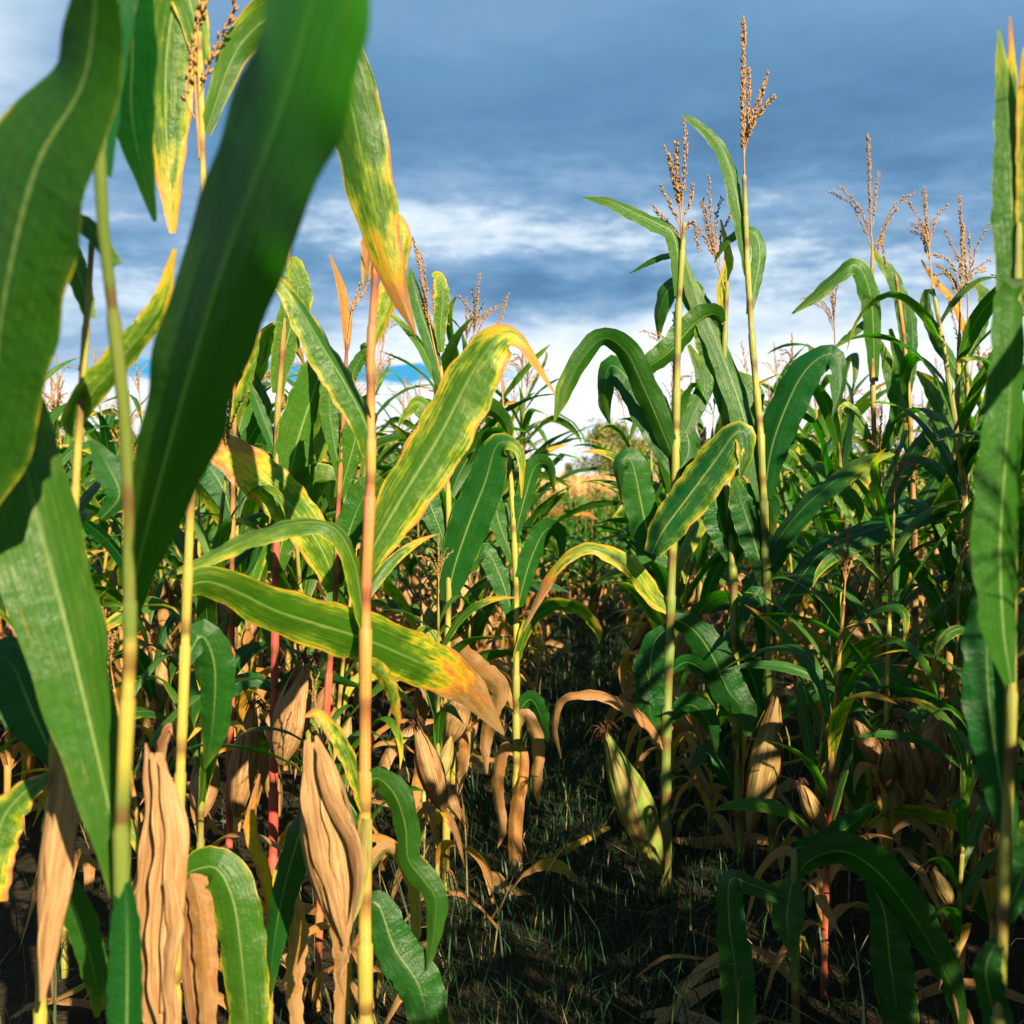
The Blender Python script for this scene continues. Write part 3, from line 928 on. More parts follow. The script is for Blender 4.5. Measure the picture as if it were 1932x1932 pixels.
hero('corn plant carrying two upright leaves and a closed tassel behind the pinkish stalk', 2.75,
     [(832, 690), (838, 780), (845, 900), (848, 1050), (845, 1180), (843, 1300), (842, 1480)], 14,
     [dict(p=[(834, 735), (818, 660), (795, 590), (778, 530), (774, 505)], w=[16, 32, 36, 24, 5], roll=35, dry=-0.05, edge=0.1, hue=0.3),
      dict(p=[(833, 665), (832, 610), (836, 560), (828, 522), (815, 518)], w=[12, 28, 34, 24, 6], roll=25, dry=0.12, edge=0.25, hue=0.8),
      dict(p=[(845, 860), (885, 790), (920, 770), (955, 800), (962, 860)], w=[20, 44, 44, 30, 6], roll=[25, 45], hue=0.4, dry=0.02),
      dict(p=[(844, 900), (820, 810), (790, 760), (760, 790)], w=[20, 44, 44, 8], roll=[25, 45], hue=0.5, dry=0.1),
      dict(p=[(845, 1135), (856, 1075), (884, 990), (915, 910), (936, 842), (962, 836), (985, 862), (984, 940)], w=[28, 62, 78, 74, 56, 36, 32, 6], lean=-0.15, roll=[-8, -10, -15, -50, -65], dry=-0.06, edge=0.16, hue=0.1, tip=0.55, fold=0.14),
      dict(p=[(846, 1040), (815, 960), (790, 900), (770, 930)], w=[24, 50, 50, 10], roll=20, hue=0.2, dry=-0.05),
      dict(p=[(845, 1190), (870, 1230), (905, 1270), (940, 1300), (930, 1370)], w=[20, 40, 56, 48, 5], roll=[30, 40], dry=0.85, edge=0.2, tip=0.2),
      dict(p=[(845, 1240), (820, 1200), (795, 1190), (780, 1230)], w=[18, 30, 26, 6], roll=40, dry=0.3, edge=0.4)],
     tass=dict(p=[(834, 720), (812, 620), (798, 540), (780, 450)], b=[[(806, 590), (797, 530), (788, 470)], [(808, 600), (805, 540), (796, 480)], [(806, 600), (790, 560), (772, 530)]], size=0.009, dens=380),
     ears=[dict(b=(850, 1400), t=(880, 1290), w=44, brown=0.2), dict(b=(838, 1530), t=(785, 1370), w=42, brown=0.3, green=0.1, d=-0.3)], yel=0.75, red=0.05)
hero('slim corn plant at the left edge of the path with a yellow green lower stalk', 3.0,
     [(952, 800), (962, 870), (968, 980), (974, 1100), (974, 1220), (974, 1320), (974, 1480)], 14,
     [dict(p=[(970, 1020), (990, 940), (1010, 880), (1035, 880), (1045, 930)], w=[20, 40, 40, 28, 5], roll=[25, 45], hue=0.2, dry=-0.06),
      dict(p=[(970, 1060), (940, 980), (925, 900), (905, 880)], w=[20, 40, 40, 8], roll=30, hue=0.3, dry=-0.05),
      dict(p=[(973, 1160), (1000, 1060), (1030, 1000), (1055, 1010), (1060, 1070)], w=[22, 46, 46, 30, 5], roll=[25, 40], hue=0.15, dry=-0.08),
      dict(p=[(973, 1180), (945, 1090), (915, 1040), (890, 1080)], w=[22, 46, 46, 8], roll=25, hue=0.2, dry=-0.08),
      dict(p=[(974, 1250), (1000, 1180), (1045, 1145), (1095, 1155), (1125, 1190), (1130, 1215)], w=[18, 36, 44, 44, 30, 5], lean=-0.1, roll=[45, 55, 60], hue=0.5, dry=0.15, edge=0.4, tip=0.3),
      dict(p=[(974, 1330), (955, 1300), (930, 1330), (915, 1400), (918, 1460)], w=[16, 30, 32, 26, 4], roll=[40, 20], dry=0.85, fold=0.4),
      dict(p=[(974, 1380), (990, 1350), (1012, 1400), (1010, 1480), (1016, 1520)], w=[16, 28, 30, 24, 4], roll=[30, 40], dry=0.9, fold=0.4),
      dict(p=[(974, 1420), (950, 1410), (935, 1480), (945, 1560), (938, 1600)], w=[16, 28, 30, 24, 4], lean=-0.1, roll=[30, 50], dry=0.8, fold=0.4),
      dict(p=[(974, 1400), (985, 1440), (970, 1560), (975, 1680), (985, 1720)], w=[16, 26, 30, 24, 4], lean=-0.2, roll=[40, 10], dry=0.7, fold=0.4),
      dict(p=[(974, 1350), (1000, 1320), (1020, 1350), (1030, 1400)], w=[18, 40, 36, 5], roll=40, hue=0.1, dry=-0.1)],
     tass=dict(p=[(952, 810), (946, 700), (944, 620), (958, 556)], b=[[(944, 640), (940, 600), (948, 570)]], size=0.008, dens=240), yel=0.8, red=0.0)
# --- right of the path
hero('corn plant right of the path with a big drooping ear and a bushy golden tassel', 2.71,
     [(1291, 420), (1283, 520), (1277, 680), (1276, 840), (1268, 1060), (1262, 1240), (1256, 1430), (1258, 1705)], 20,
     [dict(p=[(1279, 560), (1281, 500), (1270, 442), (1245, 424), (1200, 403), (1150, 380), (1098, 372)], w=[15, 34, 37, 40, 39, 30, 3], lean=0.0, roll=[40, 40, 48, 50, 50], dry=0.04, edge=0.1, hue=0.5, tip=0.1, fold=0.25),
      dict(p=[(1282, 495), (1265, 482), (1230, 492), (1188, 516)], w=[10, 15, 15, 3], lean=0.6, roll=40, dry=-0.05, hue=0.4),
      dict(p=[(1276, 880), (1240, 790), (1205, 710), (1180, 662), (1140, 638), (1098, 678), (1066, 740), (1046, 795)], w=[25, 52, 55, 52, 45, 47, 39, 4], lean=-0.06, roll=[-25, -25, -30, -40, -35, -30], dry=-0.02, edge=0.08, hue=0.3, tip=0.25, fold=0.25),
      dict(p=[(1277, 890), (1262, 850), (1225, 780), (1190, 720), (1150, 690), (1140, 760), (1150, 800)], w=[29, 55, 66, 59, 42, 30, 4], lean=0.25, roll=[15, 15, 20, 40], dry=-0.06, hue=0.1, fold=0.2),
      dict(p=[(1276, 850), (1310, 780), (1330, 720), (1300, 650)], w=[17, 34, 37, 8], lean=0.2, roll=20, dry=0.0, hue=0.3),
      dict(p=[(1269, 1062), (1225, 1010), (1195, 880), (1178, 864), (1166, 880), (1172, 945)], w=[29, 59, 64, 42, 34, 4], lean=-0.1, roll=[15, 15, 40, 50], dry=-0.06, edge=0.12, hue=0.2, tip=0.2),
      dict(p=[(1266, 1150), (1235, 1125), (1200, 1075), (1150, 1042), (1108, 1032), (1062, 1056), (1025, 1110), (988, 1190)], w=[25, 42, 47, 42, 37, 34, 29, 4], lean=-0.12, roll=[30, 35, 50, 55, 45], dry=0.30, edge=0.35, hue=0.1, tip=0.75, label='arching leaf dried orange and tan beyond its bend'),
      dict(p=[(1258, 1410), (1220, 1360), (1165, 1322), (1110, 1308), (1060, 1320), (1045, 1370), (1058, 1432)], w=[22, 37, 37, 32, 25, 22, 4], lean=-0.12, roll=[50, 55, 58, 50], dry=0.80, edge=0.15, tip=0.2, hue=0.2),
      dict(p=[(1268, 1165), (1310, 1190), (1345, 1240), (1372, 1300), (1404, 1342), (1412, 1390)], w=[25, 55, 72, 71, 50, 10], lean=-0.15, roll=[20, 18, 15], dry=-0.1, edge=0.06, hue=0.1),
      dict(p=[(1274, 900), (1300, 850), (1290, 780), (1310, 730), (1335, 760)], w=[20, 44, 48, 36, 5], lean=0.1, roll=[10, 60, 100], dry=-0.04, hue=0.2),
      dict(p=[(1262, 1270), (1300, 1250), (1350, 1290), (1385, 1360)], w=[18, 36, 40, 5], lean=-0.1, roll=[30, 70], dry=-0.08, hue=0.05),
      dict(p=[(1260, 1330), (1230, 1300), (1215, 1250), (1195, 1270)], w=[22, 50, 47, 10], roll=20, dry=-0.1, hue=0.05),
      dict(p=[(1260, 1360), (1300, 1330), (1335, 1360), (1350, 1420)], w=[20, 47, 47, 8], lean=-0.1, roll=[30, 40], dry=-0.1, hue=0.1),
      dict(p=[(1264, 1180), (1232, 1220), (1225, 1330), (1240, 1390)], w=[17, 50, 59, 10], roll=15, dry=-0.1, hue=0.05),
      dict(p=[(1150, 1560), (1070, 1600), (980, 1640), (940, 1700)], w=[10, 20, 18, 4], lean=0.0, d=0.3, roll=40, dry=0.5, edge=0.3)],
     tass=dict(p=[(1286, 470), (1284, 400), (1278, 330), (1276, 270)], b=[[(1285, 400), (1292, 320), (1293, 225)], [(1284, 400), (1266, 310), (1254, 282)], [(1284, 430), (1262, 380), (1246, 352)], [(1284, 450), (1255, 415), (1232, 390)], [(1286, 420), (1302, 380), (1306, 350)], [(1288, 450), (1305, 420), (1320, 470)], [(1284, 400), (1272, 340), (1262, 300)]], size=0.0125, dens=420),
     ears=[dict(b=(1246, 1650), t=(1142, 1380), w=60, green=1.5, brown=0.35, d=-0.06, flare=0.15)], yel=0.3, red=0.0, yelfun=lambda t: 0.15 if t < 0.5 else 0.5)
hero('corn plant behind the drooping ear with its tassel fanned in several thin branches', 2.95,
     [(1372, 530), (1366, 650), (1368, 800), (1376, 960), (1384, 1100), (1388, 1280), (1394, 1500), (1398, 1620)], 18,
     [dict(p=[(1362, 610), (1345, 592), (1310, 612), (1262, 665), (1210, 700), (1160, 736)], w=[18, 45, 54, 55, 42, 4], lean=-0.1, roll=[-40, -40, -35, -35], dry=0.06, edge=0.08, hue=0.4, tip=0.15, fold=0.3),
      dict(p=[(1366, 640), (1340, 610), (1300, 545), (1262, 546), (1245, 590), (1242, 640)], w=[20, 47, 52, 45, 34, 6], lean=0.3, roll=[20, 30, 45], dry=-0.04, hue=0.3),
      dict(p=[(1368, 780), (1352, 700), (1330, 640), (1320, 600)], w=[20, 42, 42, 10], roll=20, dry=0.02, hue=0.4),
      dict(p=[(1360, 590), (1362, 540), (1376, 490), (1360, 414)], w=[10, 20, 20, 3], roll=25, dry=0.36, edge=0.4, hue=0.5, tip=0.4),
      dict(p=[(1372, 880), (1400, 800), (1410, 740), (1380, 700)], w=[25, 64, 67, 17], lean=0.3, roll=15, dry=-0.04, hue=0.3),
      dict(p=[(1230, 1045), (1252, 1000), (1300, 935), (1350, 868), (1385, 820), (1406, 816), (1410, 860), (1398, 900)], w=[34, 66, 81, 84, 59, 47, 42, 10], lean=-0.05, d=-0.35, roll=[-15, -18, -20, -30, -60], dry=0.08, edge=0.42, hue=0.0, tip=0.05, fold=0.3, label='dark folded leaf with an orange lower margin'),
      dict(p=[(1382, 1055), (1360, 990), (1345, 930), (1320, 900)], w=[25, 59, 55, 12], roll=20, dry=-0.06, hue=0.1),
      dict(p=[(1380, 1060), (1400, 990), (1425, 940), (1450, 960), (1455, 1010)], w=[25, 59, 64, 50, 10], lean=-0.15, roll=[15, 40], dry=-0.06, hue=0.1),
      dict(p=[(1385, 1200), (1430, 1080), (1505, 970), (1590, 896), (1650, 862), (1690, 856)], w=[20, 39, 50, 47, 30, 3], lean=-0.2, roll=[-35, -42, -45], dry=-0.06, edge=0.12, hue=0.1, tip=0.4, fold=0.3),
      dict(p=[(1390, 1215), (1420, 1280), (1432, 1330), (1425, 1380)], w=[20, 50, 50, 10], roll=20, dry=-0.1, hue=0.1),
      dict(p=[(1396, 1500), (1360, 1440), (1330, 1420), (1300, 1450)], w=[20, 50, 50, 10], roll=[30, 40], dry=-0.1, hue=0.05)],
     tass=dict(p=[(1370, 560), (1350, 480), (1335, 430), (1325, 380)], b=[[(1356, 500), (1330, 450), (1310, 420)], [(1355, 510), (1350, 420), (1362, 375)], [(1358, 500), (1362, 440), (1390, 385)], [(1352, 490), (1340, 400), (1338, 335)]], size=0.011, dens=400),
     yel=0.25, red=0.0)
hero('tallest corn plant on the right with a single thick tassel spike above all others', 2.9,
     [(1404, 330), (1408, 430), (1412, 560), (1423, 690), (1436, 830), (1441, 930), (1446, 1100), (1452, 1290), (1456, 1480), (1460, 1640)], 18,
     [dict(p=[(1410, 520), (1406, 460), (1396, 400), (1375, 310), (1345, 258), (1312, 230), (1285, 214)], w=[13, 29, 37, 35, 29, 22, 3], lean=0.05, roll=[35, 40, 45, 52], dry=0.03, edge=0.14, hue=0.45, tip=0.15, fold=0.25),
      dict(p=[(1413, 594), (1424, 540), (1434, 480), (1425, 442), (1400, 436), (1370, 456), (1347, 496)], w=[13, 29, 34, 34, 27, 22, 3], lean=0.1, roll=[30, 35, 50, 55], dry=0.03, edge=0.1, hue=0.5, tip=0.1),
      dict(p=[(1440, 945), (1415, 830), (1385, 730), (1350, 640), (1310, 550), (1285, 470)], w=[25, 49, 52, 47, 37, 10], lean=0.1, roll=[30, 35, 40], dry=0.0, edge=0.06, hue=0.35, fold=0.25),
      dict(p=[(1442, 940), (1455, 850), (1480, 775), (1515, 705), (1555, 670), (1580, 676), (1586, 730), (1570, 790)], w=[29, 60, 74, 67, 50, 42, 34, 6], lean=-0.15, roll=[-15, -18, -20, -40, -55], dry=-0.08, edge=0.03, hue=0.0, tip=0.15, fold=0.25),
      dict(p=[(1440, 900), (1470, 850), (1490, 790), (1530, 800), (1560, 880), (1570, 960)], w=[20, 40, 46, 44, 34, 4], lean=0.2, roll=[30, 60, 80, 40], dry=-0.05, hue=0.2),
      dict(p=[(1446, 1090), (1480, 1020), (1500, 960), (1490, 900)], w=[20, 46, 44, 6], lean=0.1, roll=[-10, -50, -80], dry=-0.06, hue=0.1),
      dict(p=[(1450, 1200), (1500, 1190), (1550, 1215), (1600, 1240)], w=[16, 30, 34, 4], lean=0.1, roll=[50, 30], dry=0.8, fold=0.4),
      dict(p=[(1448, 1110), (1420, 1010), (1400, 950), (1385, 900)], w=[24, 54, 50, 13], roll=20, dry=-0.08, hue=0.1),
      dict(p=[(1448, 1210), (1470, 1150), (1510, 1090), (1560, 1035), (1640, 1000), (1740, 972), (1835, 955)], w=[22, 42, 55, 66, 60, 44, 4], lean=-0.12, roll=[-30, -35, -40, -45], dry=-0.06, edge=0.04, hue=0.0, tip=0.2, fold=0.25, n=46),
      dict(p=[(1450, 1260), (1445, 1180), (1430, 1120), (1405, 1150), (1395, 1200)], w=[20, 42, 42, 34, 6], roll=[20, 40], lean=-0.1, dry=-0.1, hue=0.0),
      dict(p=[(1456, 1370), (1500, 1320), (1560, 1296), (1640, 1288), (1720, 1302), (1790, 1345), (1835, 1375)], w=[18, 39, 49, 49, 45, 34, 5], lean=-0.25, roll=[-50, -52, -55, -50, -40], dry=-0.05, edge=0.03, hue=0.25, tip=0.05, fold=0.3, n=46),
      dict(p=[(1458, 1360), (1520, 1310), (1580, 1270), (1640, 1215), (1662, 1195)], w=[13, 29, 37, 34, 5], lean=0.3, roll=[30, 25], dry=0.15, edge=0.35, hue=0.5)],
     tass=dict(p=[(1407, 440), (1404, 310), (1402, 200), (1403, 40)], b=[[(1404, 290), (1420, 220), (1448, 140)], [(1405, 280), (1425, 225), (1462, 182)], [(1404, 300), (1412, 220), (1412, 130)], [(1405, 270), (1428, 210), (1442, 160)]], size=0.0125, dens=520, r=0.0035),
     ears=[dict(b=(1415, 1570), t=(1466, 1308), w=58, green=0.3, brown=0.75, d=-0.2, flare=0.1, silk=False)], yel=0.5, red=0.0, yelfun=lambda t: 0.2 if t < 0.5 else 0.6)
hero('corn plant right of the tallest one with widespread tassel branches and a folded drooping leaf', 3.3,
     [(1646, 470), (1644, 560), (1646, 700), (1650, 850), (1655, 1000), (1658, 1200), (1660, 1450)], 14,
     [dict(p=[(1650, 720), (1648, 620), (1640, 545), (1615, 500), (1580, 520), (1535, 560), (1494, 592)], w=[17, 37, 44, 42, 40, 34, 4], lean=-0.1, roll=[25, 30, 50, 45], dry=0.04, edge=0.15, hue=0.4, tip=0.15),
      dict(p=[(1648, 640), (1636, 610), (1600, 635), (1568, 662)], w=[10, 22, 22, 3], roll=45, dry=0.06, edge=0.2, hue=0.5),
      dict(p=[(1655, 860), (1620, 790), (1590, 760), (1575, 770)], w=[17, 30, 25, 6], roll=40, dry=0.12, edge=0.3, hue=0.6, tip=0.3),
      dict(p=[(1652, 880), (1690, 800), (1700, 700), (1680, 620)], w=[17, 34, 34, 8], roll=35, dry=0.0, hue=0.4),
      dict(p=[(1656, 1010), (1610, 940), (1560, 890), (1500, 880)], w=[18, 39, 37, 6], lean=-0.2, roll=[40, 45], dry=0.1, edge=0.2, hue=0.5, tip=0.2),
      dict(p=[(1657, 1000), (1690, 920), (1730, 840), (1790, 800), (1845, 830)], w=[18, 35, 39, 34, 5], lean=-0.15, roll=[-40, -50], dry=-0.05, hue=0.1),
      dict(p=[(1660, 1240), (1690, 1200), (1640, 1160), (1590, 1190)], w=[17, 34, 34, 5], roll=40, dry=0.1, edge=0.2, hue=0.3),
      dict(p=[(1630, 1345), (1612, 1380), (1608, 1450), (1616, 1520), (1606, 1580)], w=[25, 55, 59, 40, 4], lean=0.0, d=-0.5, roll=15, dry=0.02, edge=0.42, hue=0.1, tip=0.3, fold=0.1)],
     tass=dict(p=[(1648, 500), (1643, 420), (1640, 330), (1638, 258)], b=[[(1646, 470), (1610, 390), (1562, 360)], [(1646, 450), (1620, 390), (1585, 352)], [(1646, 430), (1652, 370), (1658, 325)], [(1655, 490), (1680, 400), (1725, 362)], [(1650, 490), (1668, 430), (1690, 395)], [(1646, 480), (1660, 450), (1672, 500)]], size=0.011, dens=380),
     redfun=lambda t: 0.35, yel=0.5)
hero('corn plant with two slim leaves standing beside the widespread tassel on the right', 3.5,
     [(1690, 520), (1704, 620), (1714, 740), (1722, 900), (1726, 1100), (1728, 1400)], 13,
     [dict(p=[(1716, 736), (1712, 650), (1708, 590), (1690, 530), (1666, 495), (1640, 462)], w=[13, 29, 35, 32, 24, 3], roll=[30, 35, 45], dry=0.02, edge=0.1, hue=0.4),
      dict(p=[(1716, 740), (1722, 680), (1720, 600), (1705, 560)], w=[12, 25, 25, 10], roll=35, dry=-0.05, hue=0.2),
      dict(p=[(1722, 870), (1700, 780), (1682, 700), (1660, 640)], w=[15, 34, 34, 6], roll=30, dry=0.02, hue=0.4),
      dict(p=[(1722, 880), (1760, 800), (1800, 750), (1850, 760)], w=[15, 32, 32, 6], roll=[-40, -50], hue=0.4),
      dict(p=[(1725, 1000), (1740, 950), (1780, 880), (1800, 820)], w=[15, 37, 37, 6], roll=[-30, -40], dry=-0.05, hue=0.2),
      dict(p=[(1726, 1010), (1690, 960), (1650, 960), (1630, 1010)], w=[15, 34, 34, 6], roll=[40, 50], dry=-0.05, hue=0.2)], redfun=lambda t: 0.5, yel=0.4)
hero('corn plant near the right edge with a thin forked tassel and a curling leaf', 3.2,
     [(1822, 640), (1826, 760), (1824, 900), (1822, 1100), (1820, 1400)], 13,
     [dict(p=[(1824, 760), (1800, 690), (1770, 640), (1748, 580), (1752, 550), (1762, 560)], w=[13, 27, 30, 25, 17, 4], roll=[35, 40], dry=0.0, edge=0.08, hue=0.35),
      dict(p=[(1825, 640), (1800, 570), (1765, 530), (1738, 490)], w=[10, 15, 13, 3], roll=30, dry=0.6, edge=0.3),
      dict(p=[(1825, 680), (1850, 620), (1860, 560), (1835, 530)], w=[13, 29, 29, 8], roll=30, hue=0.4),
      dict(p=[(1824, 860), (1790, 800), (1760, 740), (1730, 700)], w=[15, 30, 30, 6], roll=35, hue=0.6, dry=0.1),
      dict(p=[(1824, 900), (1850, 830), (1870, 760), (1868, 700)], w=[15, 34, 34, 8], roll=30, hue=0.3),
      dict(p=[(1823, 960), (1785, 900), (1740, 870), (1700, 900)], w=[15, 34, 34, 8], roll=[40, 50], hue=0.2, dry=-0.05)],
     tass=dict(p=[(1824, 660), (1826, 560), (1818, 460), (1810, 375)], b=[[(1826, 540), (1800, 470), (1782, 435)], [(1826, 530), (1845, 460), (1870, 420)], [(1826, 560), (1830, 480), (1826, 440)], [(1826, 600), (1810, 640), (1790, 560)]], size=0.010, dens=340), redfun=lambda t: 0.3, yel=0.5)
# --- right edge foreground
hero('blurred corn plant at the right edge of the frame with an upright bright green leaf', 1.12,
     [(1922, 420), (1914, 700), (1910, 1000), (1908, 1280), (1905, 1500), (1893, 1700), (1884, 1932)], 26,
     [dict(p=[(1908, 1290), (1893, 1180), (1888, 1020), (1898, 860), (1908, 700), (1912, 560), (1930, 540)], w=[30, 96, 128, 118, 96, 80, 36], d=-0.05, lean=0.0, roll=[48, 50, 52], dry=-0.02, edge=0.04, hue=0.35, tip=0.0, fold=0.22, wave=0.04),
      dict(p=[(1918, 570), (1910, 400), (1905, 250), (1893, 130), (1884, 55)], w=[64, 76, 56, 28, 3], lean=0.05, roll=[30, 35], dry=0.0, edge=0.12, hue=0.4, tip=0.3),
      dict(p=[(1926, 470), (1918, 300), (1912, 160), (1906, 30)], w=[20, 34, 22, 3], lean=0.1, roll=30, dry=0.05, edge=0.2, tip=0.7),
      dict(p=[(1935, 560), (1940, 400), (1934, 200), (1932, 90)], w=[30, 44, 30, 5], roll=30, dry=0.2, edge=0.6),
      dict(p=[(1906, 1590), (1888, 1480), (1868, 1340), (1862, 1230), (1868, 1130), (1890, 1060)], w=[26, 66, 92, 90, 60, 8], lean=0.08, roll=[10, 15], dry=-0.12, edge=0.0, hue=0.0, tip=0.0, fold=0.15),
      dict(p=[(1890, 1750), (1930, 1650), (1960, 1560)], w=[24, 80, 60], roll=20, dry=-0.1, hue=0.1),
      dict(p=[(1890, 1760), (1860, 1830), (1880, 1932), (1890, 2010)], w=[20, 60, 60, 20], roll=30, dry=-0.1, hue=0.1)],
     yel=0.45, red=0.0)
# --- low dark plants at lower right
hero('low dark green corn plant in the shade at the lower right with one arching leaf', 1.95,
     [(1500, 1600), (1498, 1660), (1500, 1780), (1502, 1932)], 18,
     [dict(p=[(1500, 1660), (1530, 1622), (1590, 1606), (1650, 1640), (1710, 1710), (1765, 1800), (1800, 1880), (1815, 1960)], w=[26, 52, 76, 84, 80, 66, 44, 8], lean=-0.15, roll=[35, 35, 30, 25], dry=-0.06, edge=0.04, hue=0.3, tip=0.05, fold=0.25, n=46),
      dict(p=[(1500, 1640), (1490, 1690), (1485, 1740), (1500, 1810)], w=[20, 52, 66, 8], lean=-0.2, roll=15, dry=-0.05, hue=0.35),
      dict(p=[(1500, 1700), (1420, 1670), (1378, 1660), (1376, 1740), (1388, 1840), (1392, 1960)], w=[30, 40, 52, 60, 72, 60], lean=-0.1, roll=[40, 30, 18], dry=-0.05, hue=0.15, edge=0.03, fold=0.2),
      dict(p=[(1640, 1660), (1668, 1720), (1680, 1820), (1700, 1960)], w=[20, 60, 84, 70], lean=-0.1, roll=20, dry=-0.1, hue=0.15),
      dict(p=[(1500, 1600), (1560, 1590), (1600, 1560), (1650, 1520)], w=[24, 56, 50, 10], roll=35, dry=-0.1, hue=0.0)], yel=0.2)
hero('half dried corn plant in front of the brown husks at the lower right', 2.5,
     [(1738, 1380), (1740, 1500), (1742, 1650), (1744, 1800)], 15,
     [dict(p=[(1640, 1560), (1690, 1534), (1760, 1542), (1820, 1562), (1870, 1580), (1892, 1592)], w=[16, 34, 44, 40, 32, 5], lean=-0.1, roll=[45, 45, 40], dry=0.34, edge=0.3, hue=0.2, tip=0.5),
      dict(p=[(1740, 1560), (1700, 1620), (1660, 1640), (1620, 1660)], w=[18, 40, 34, 4], roll=40, dry=-0.06, hue=0.1),
      dict(p=[(1742, 1600), (1790, 1640), (1840, 1700), (1880, 1760)], w=[20, 44, 44, 5], roll=[40, 30], dry=-0.05, hue=0.2),
      dict(p=[(1740, 1450), (1780, 1400), (1840, 1380), (1880, 1420)], w=[18, 40, 40, 5], roll=45, dry=-0.06, hue=0.1),
      dict(p=[(1740, 1480), (1700, 1460), (1690, 1540), (1695, 1600)], w=[18, 30, 30, 5], roll=30, dry=0.9),
      dict(p=[(1740, 1400), (1700, 1370), (1680, 1420), (1672, 1500)], w=[18, 34, 34, 5], roll=30, dry=0.85)],
     ears=[dict(b=(1748, 1480), t=(1775, 1330), w=56, brown=0.7), dict(b=(1730, 1510), t=(1700, 1370), w=50, brown=0.8)], yel=0.4, red=0.2)


# ------------------------------------------------------------------ field corn: templates, copied along the rows
def gen_leaf(mb, base, azm, length, a0, a1, width, lp, rr, nseg=14, ncross=4, kink=None, fold=0.25):
    s = np.linspace(0, 1, nseg + 1)
    ang = a0 + (a1 - a0) * s ** 1.4
    if kink is not None:
        ang = ang + 0.9 * (1 / (1 + np.exp(-(s - kink) * 30)))
    ang = np.minimum(ang, 3.0)
    ds = length / nseg
    rad = np.concatenate([[0], np.cumsum(np.sin(ang[:-1]) * ds)])
    z = np.concatenate([[0], np.cumsum(np.cos(ang[:-1]) * ds)])
    az_ = azm + rr.uniform(-0.5, 0.5) * s ** 2
    C = np.stack([base[0] + rad * np.cos(az_), base[1] + rad * np.sin(az_), np.maximum(base[2] + z, 0.015)], 1)
    rl = rr.uniform(-1.6, 1.6) * s ** 1.3 + rr.uniform(-0.3, 0.3)
    lat0 = np.stack([-np.sin(az_), np.cos(az_), np.zeros_like(s)], 1)
    T = unit(np.gradient(C, axis=0))
    N = np.cross(T, lat0)
    Lat = lat0 * np.cos(rl)[:, None] + N * np.sin(rl)[:, None]
    ribbon(mb, C, Lat, width * wprof(s, 0.4), lp, fold, 0.08, rr.uniform(3, 6), ncross, rr.uniform(0, 6), LEAF)


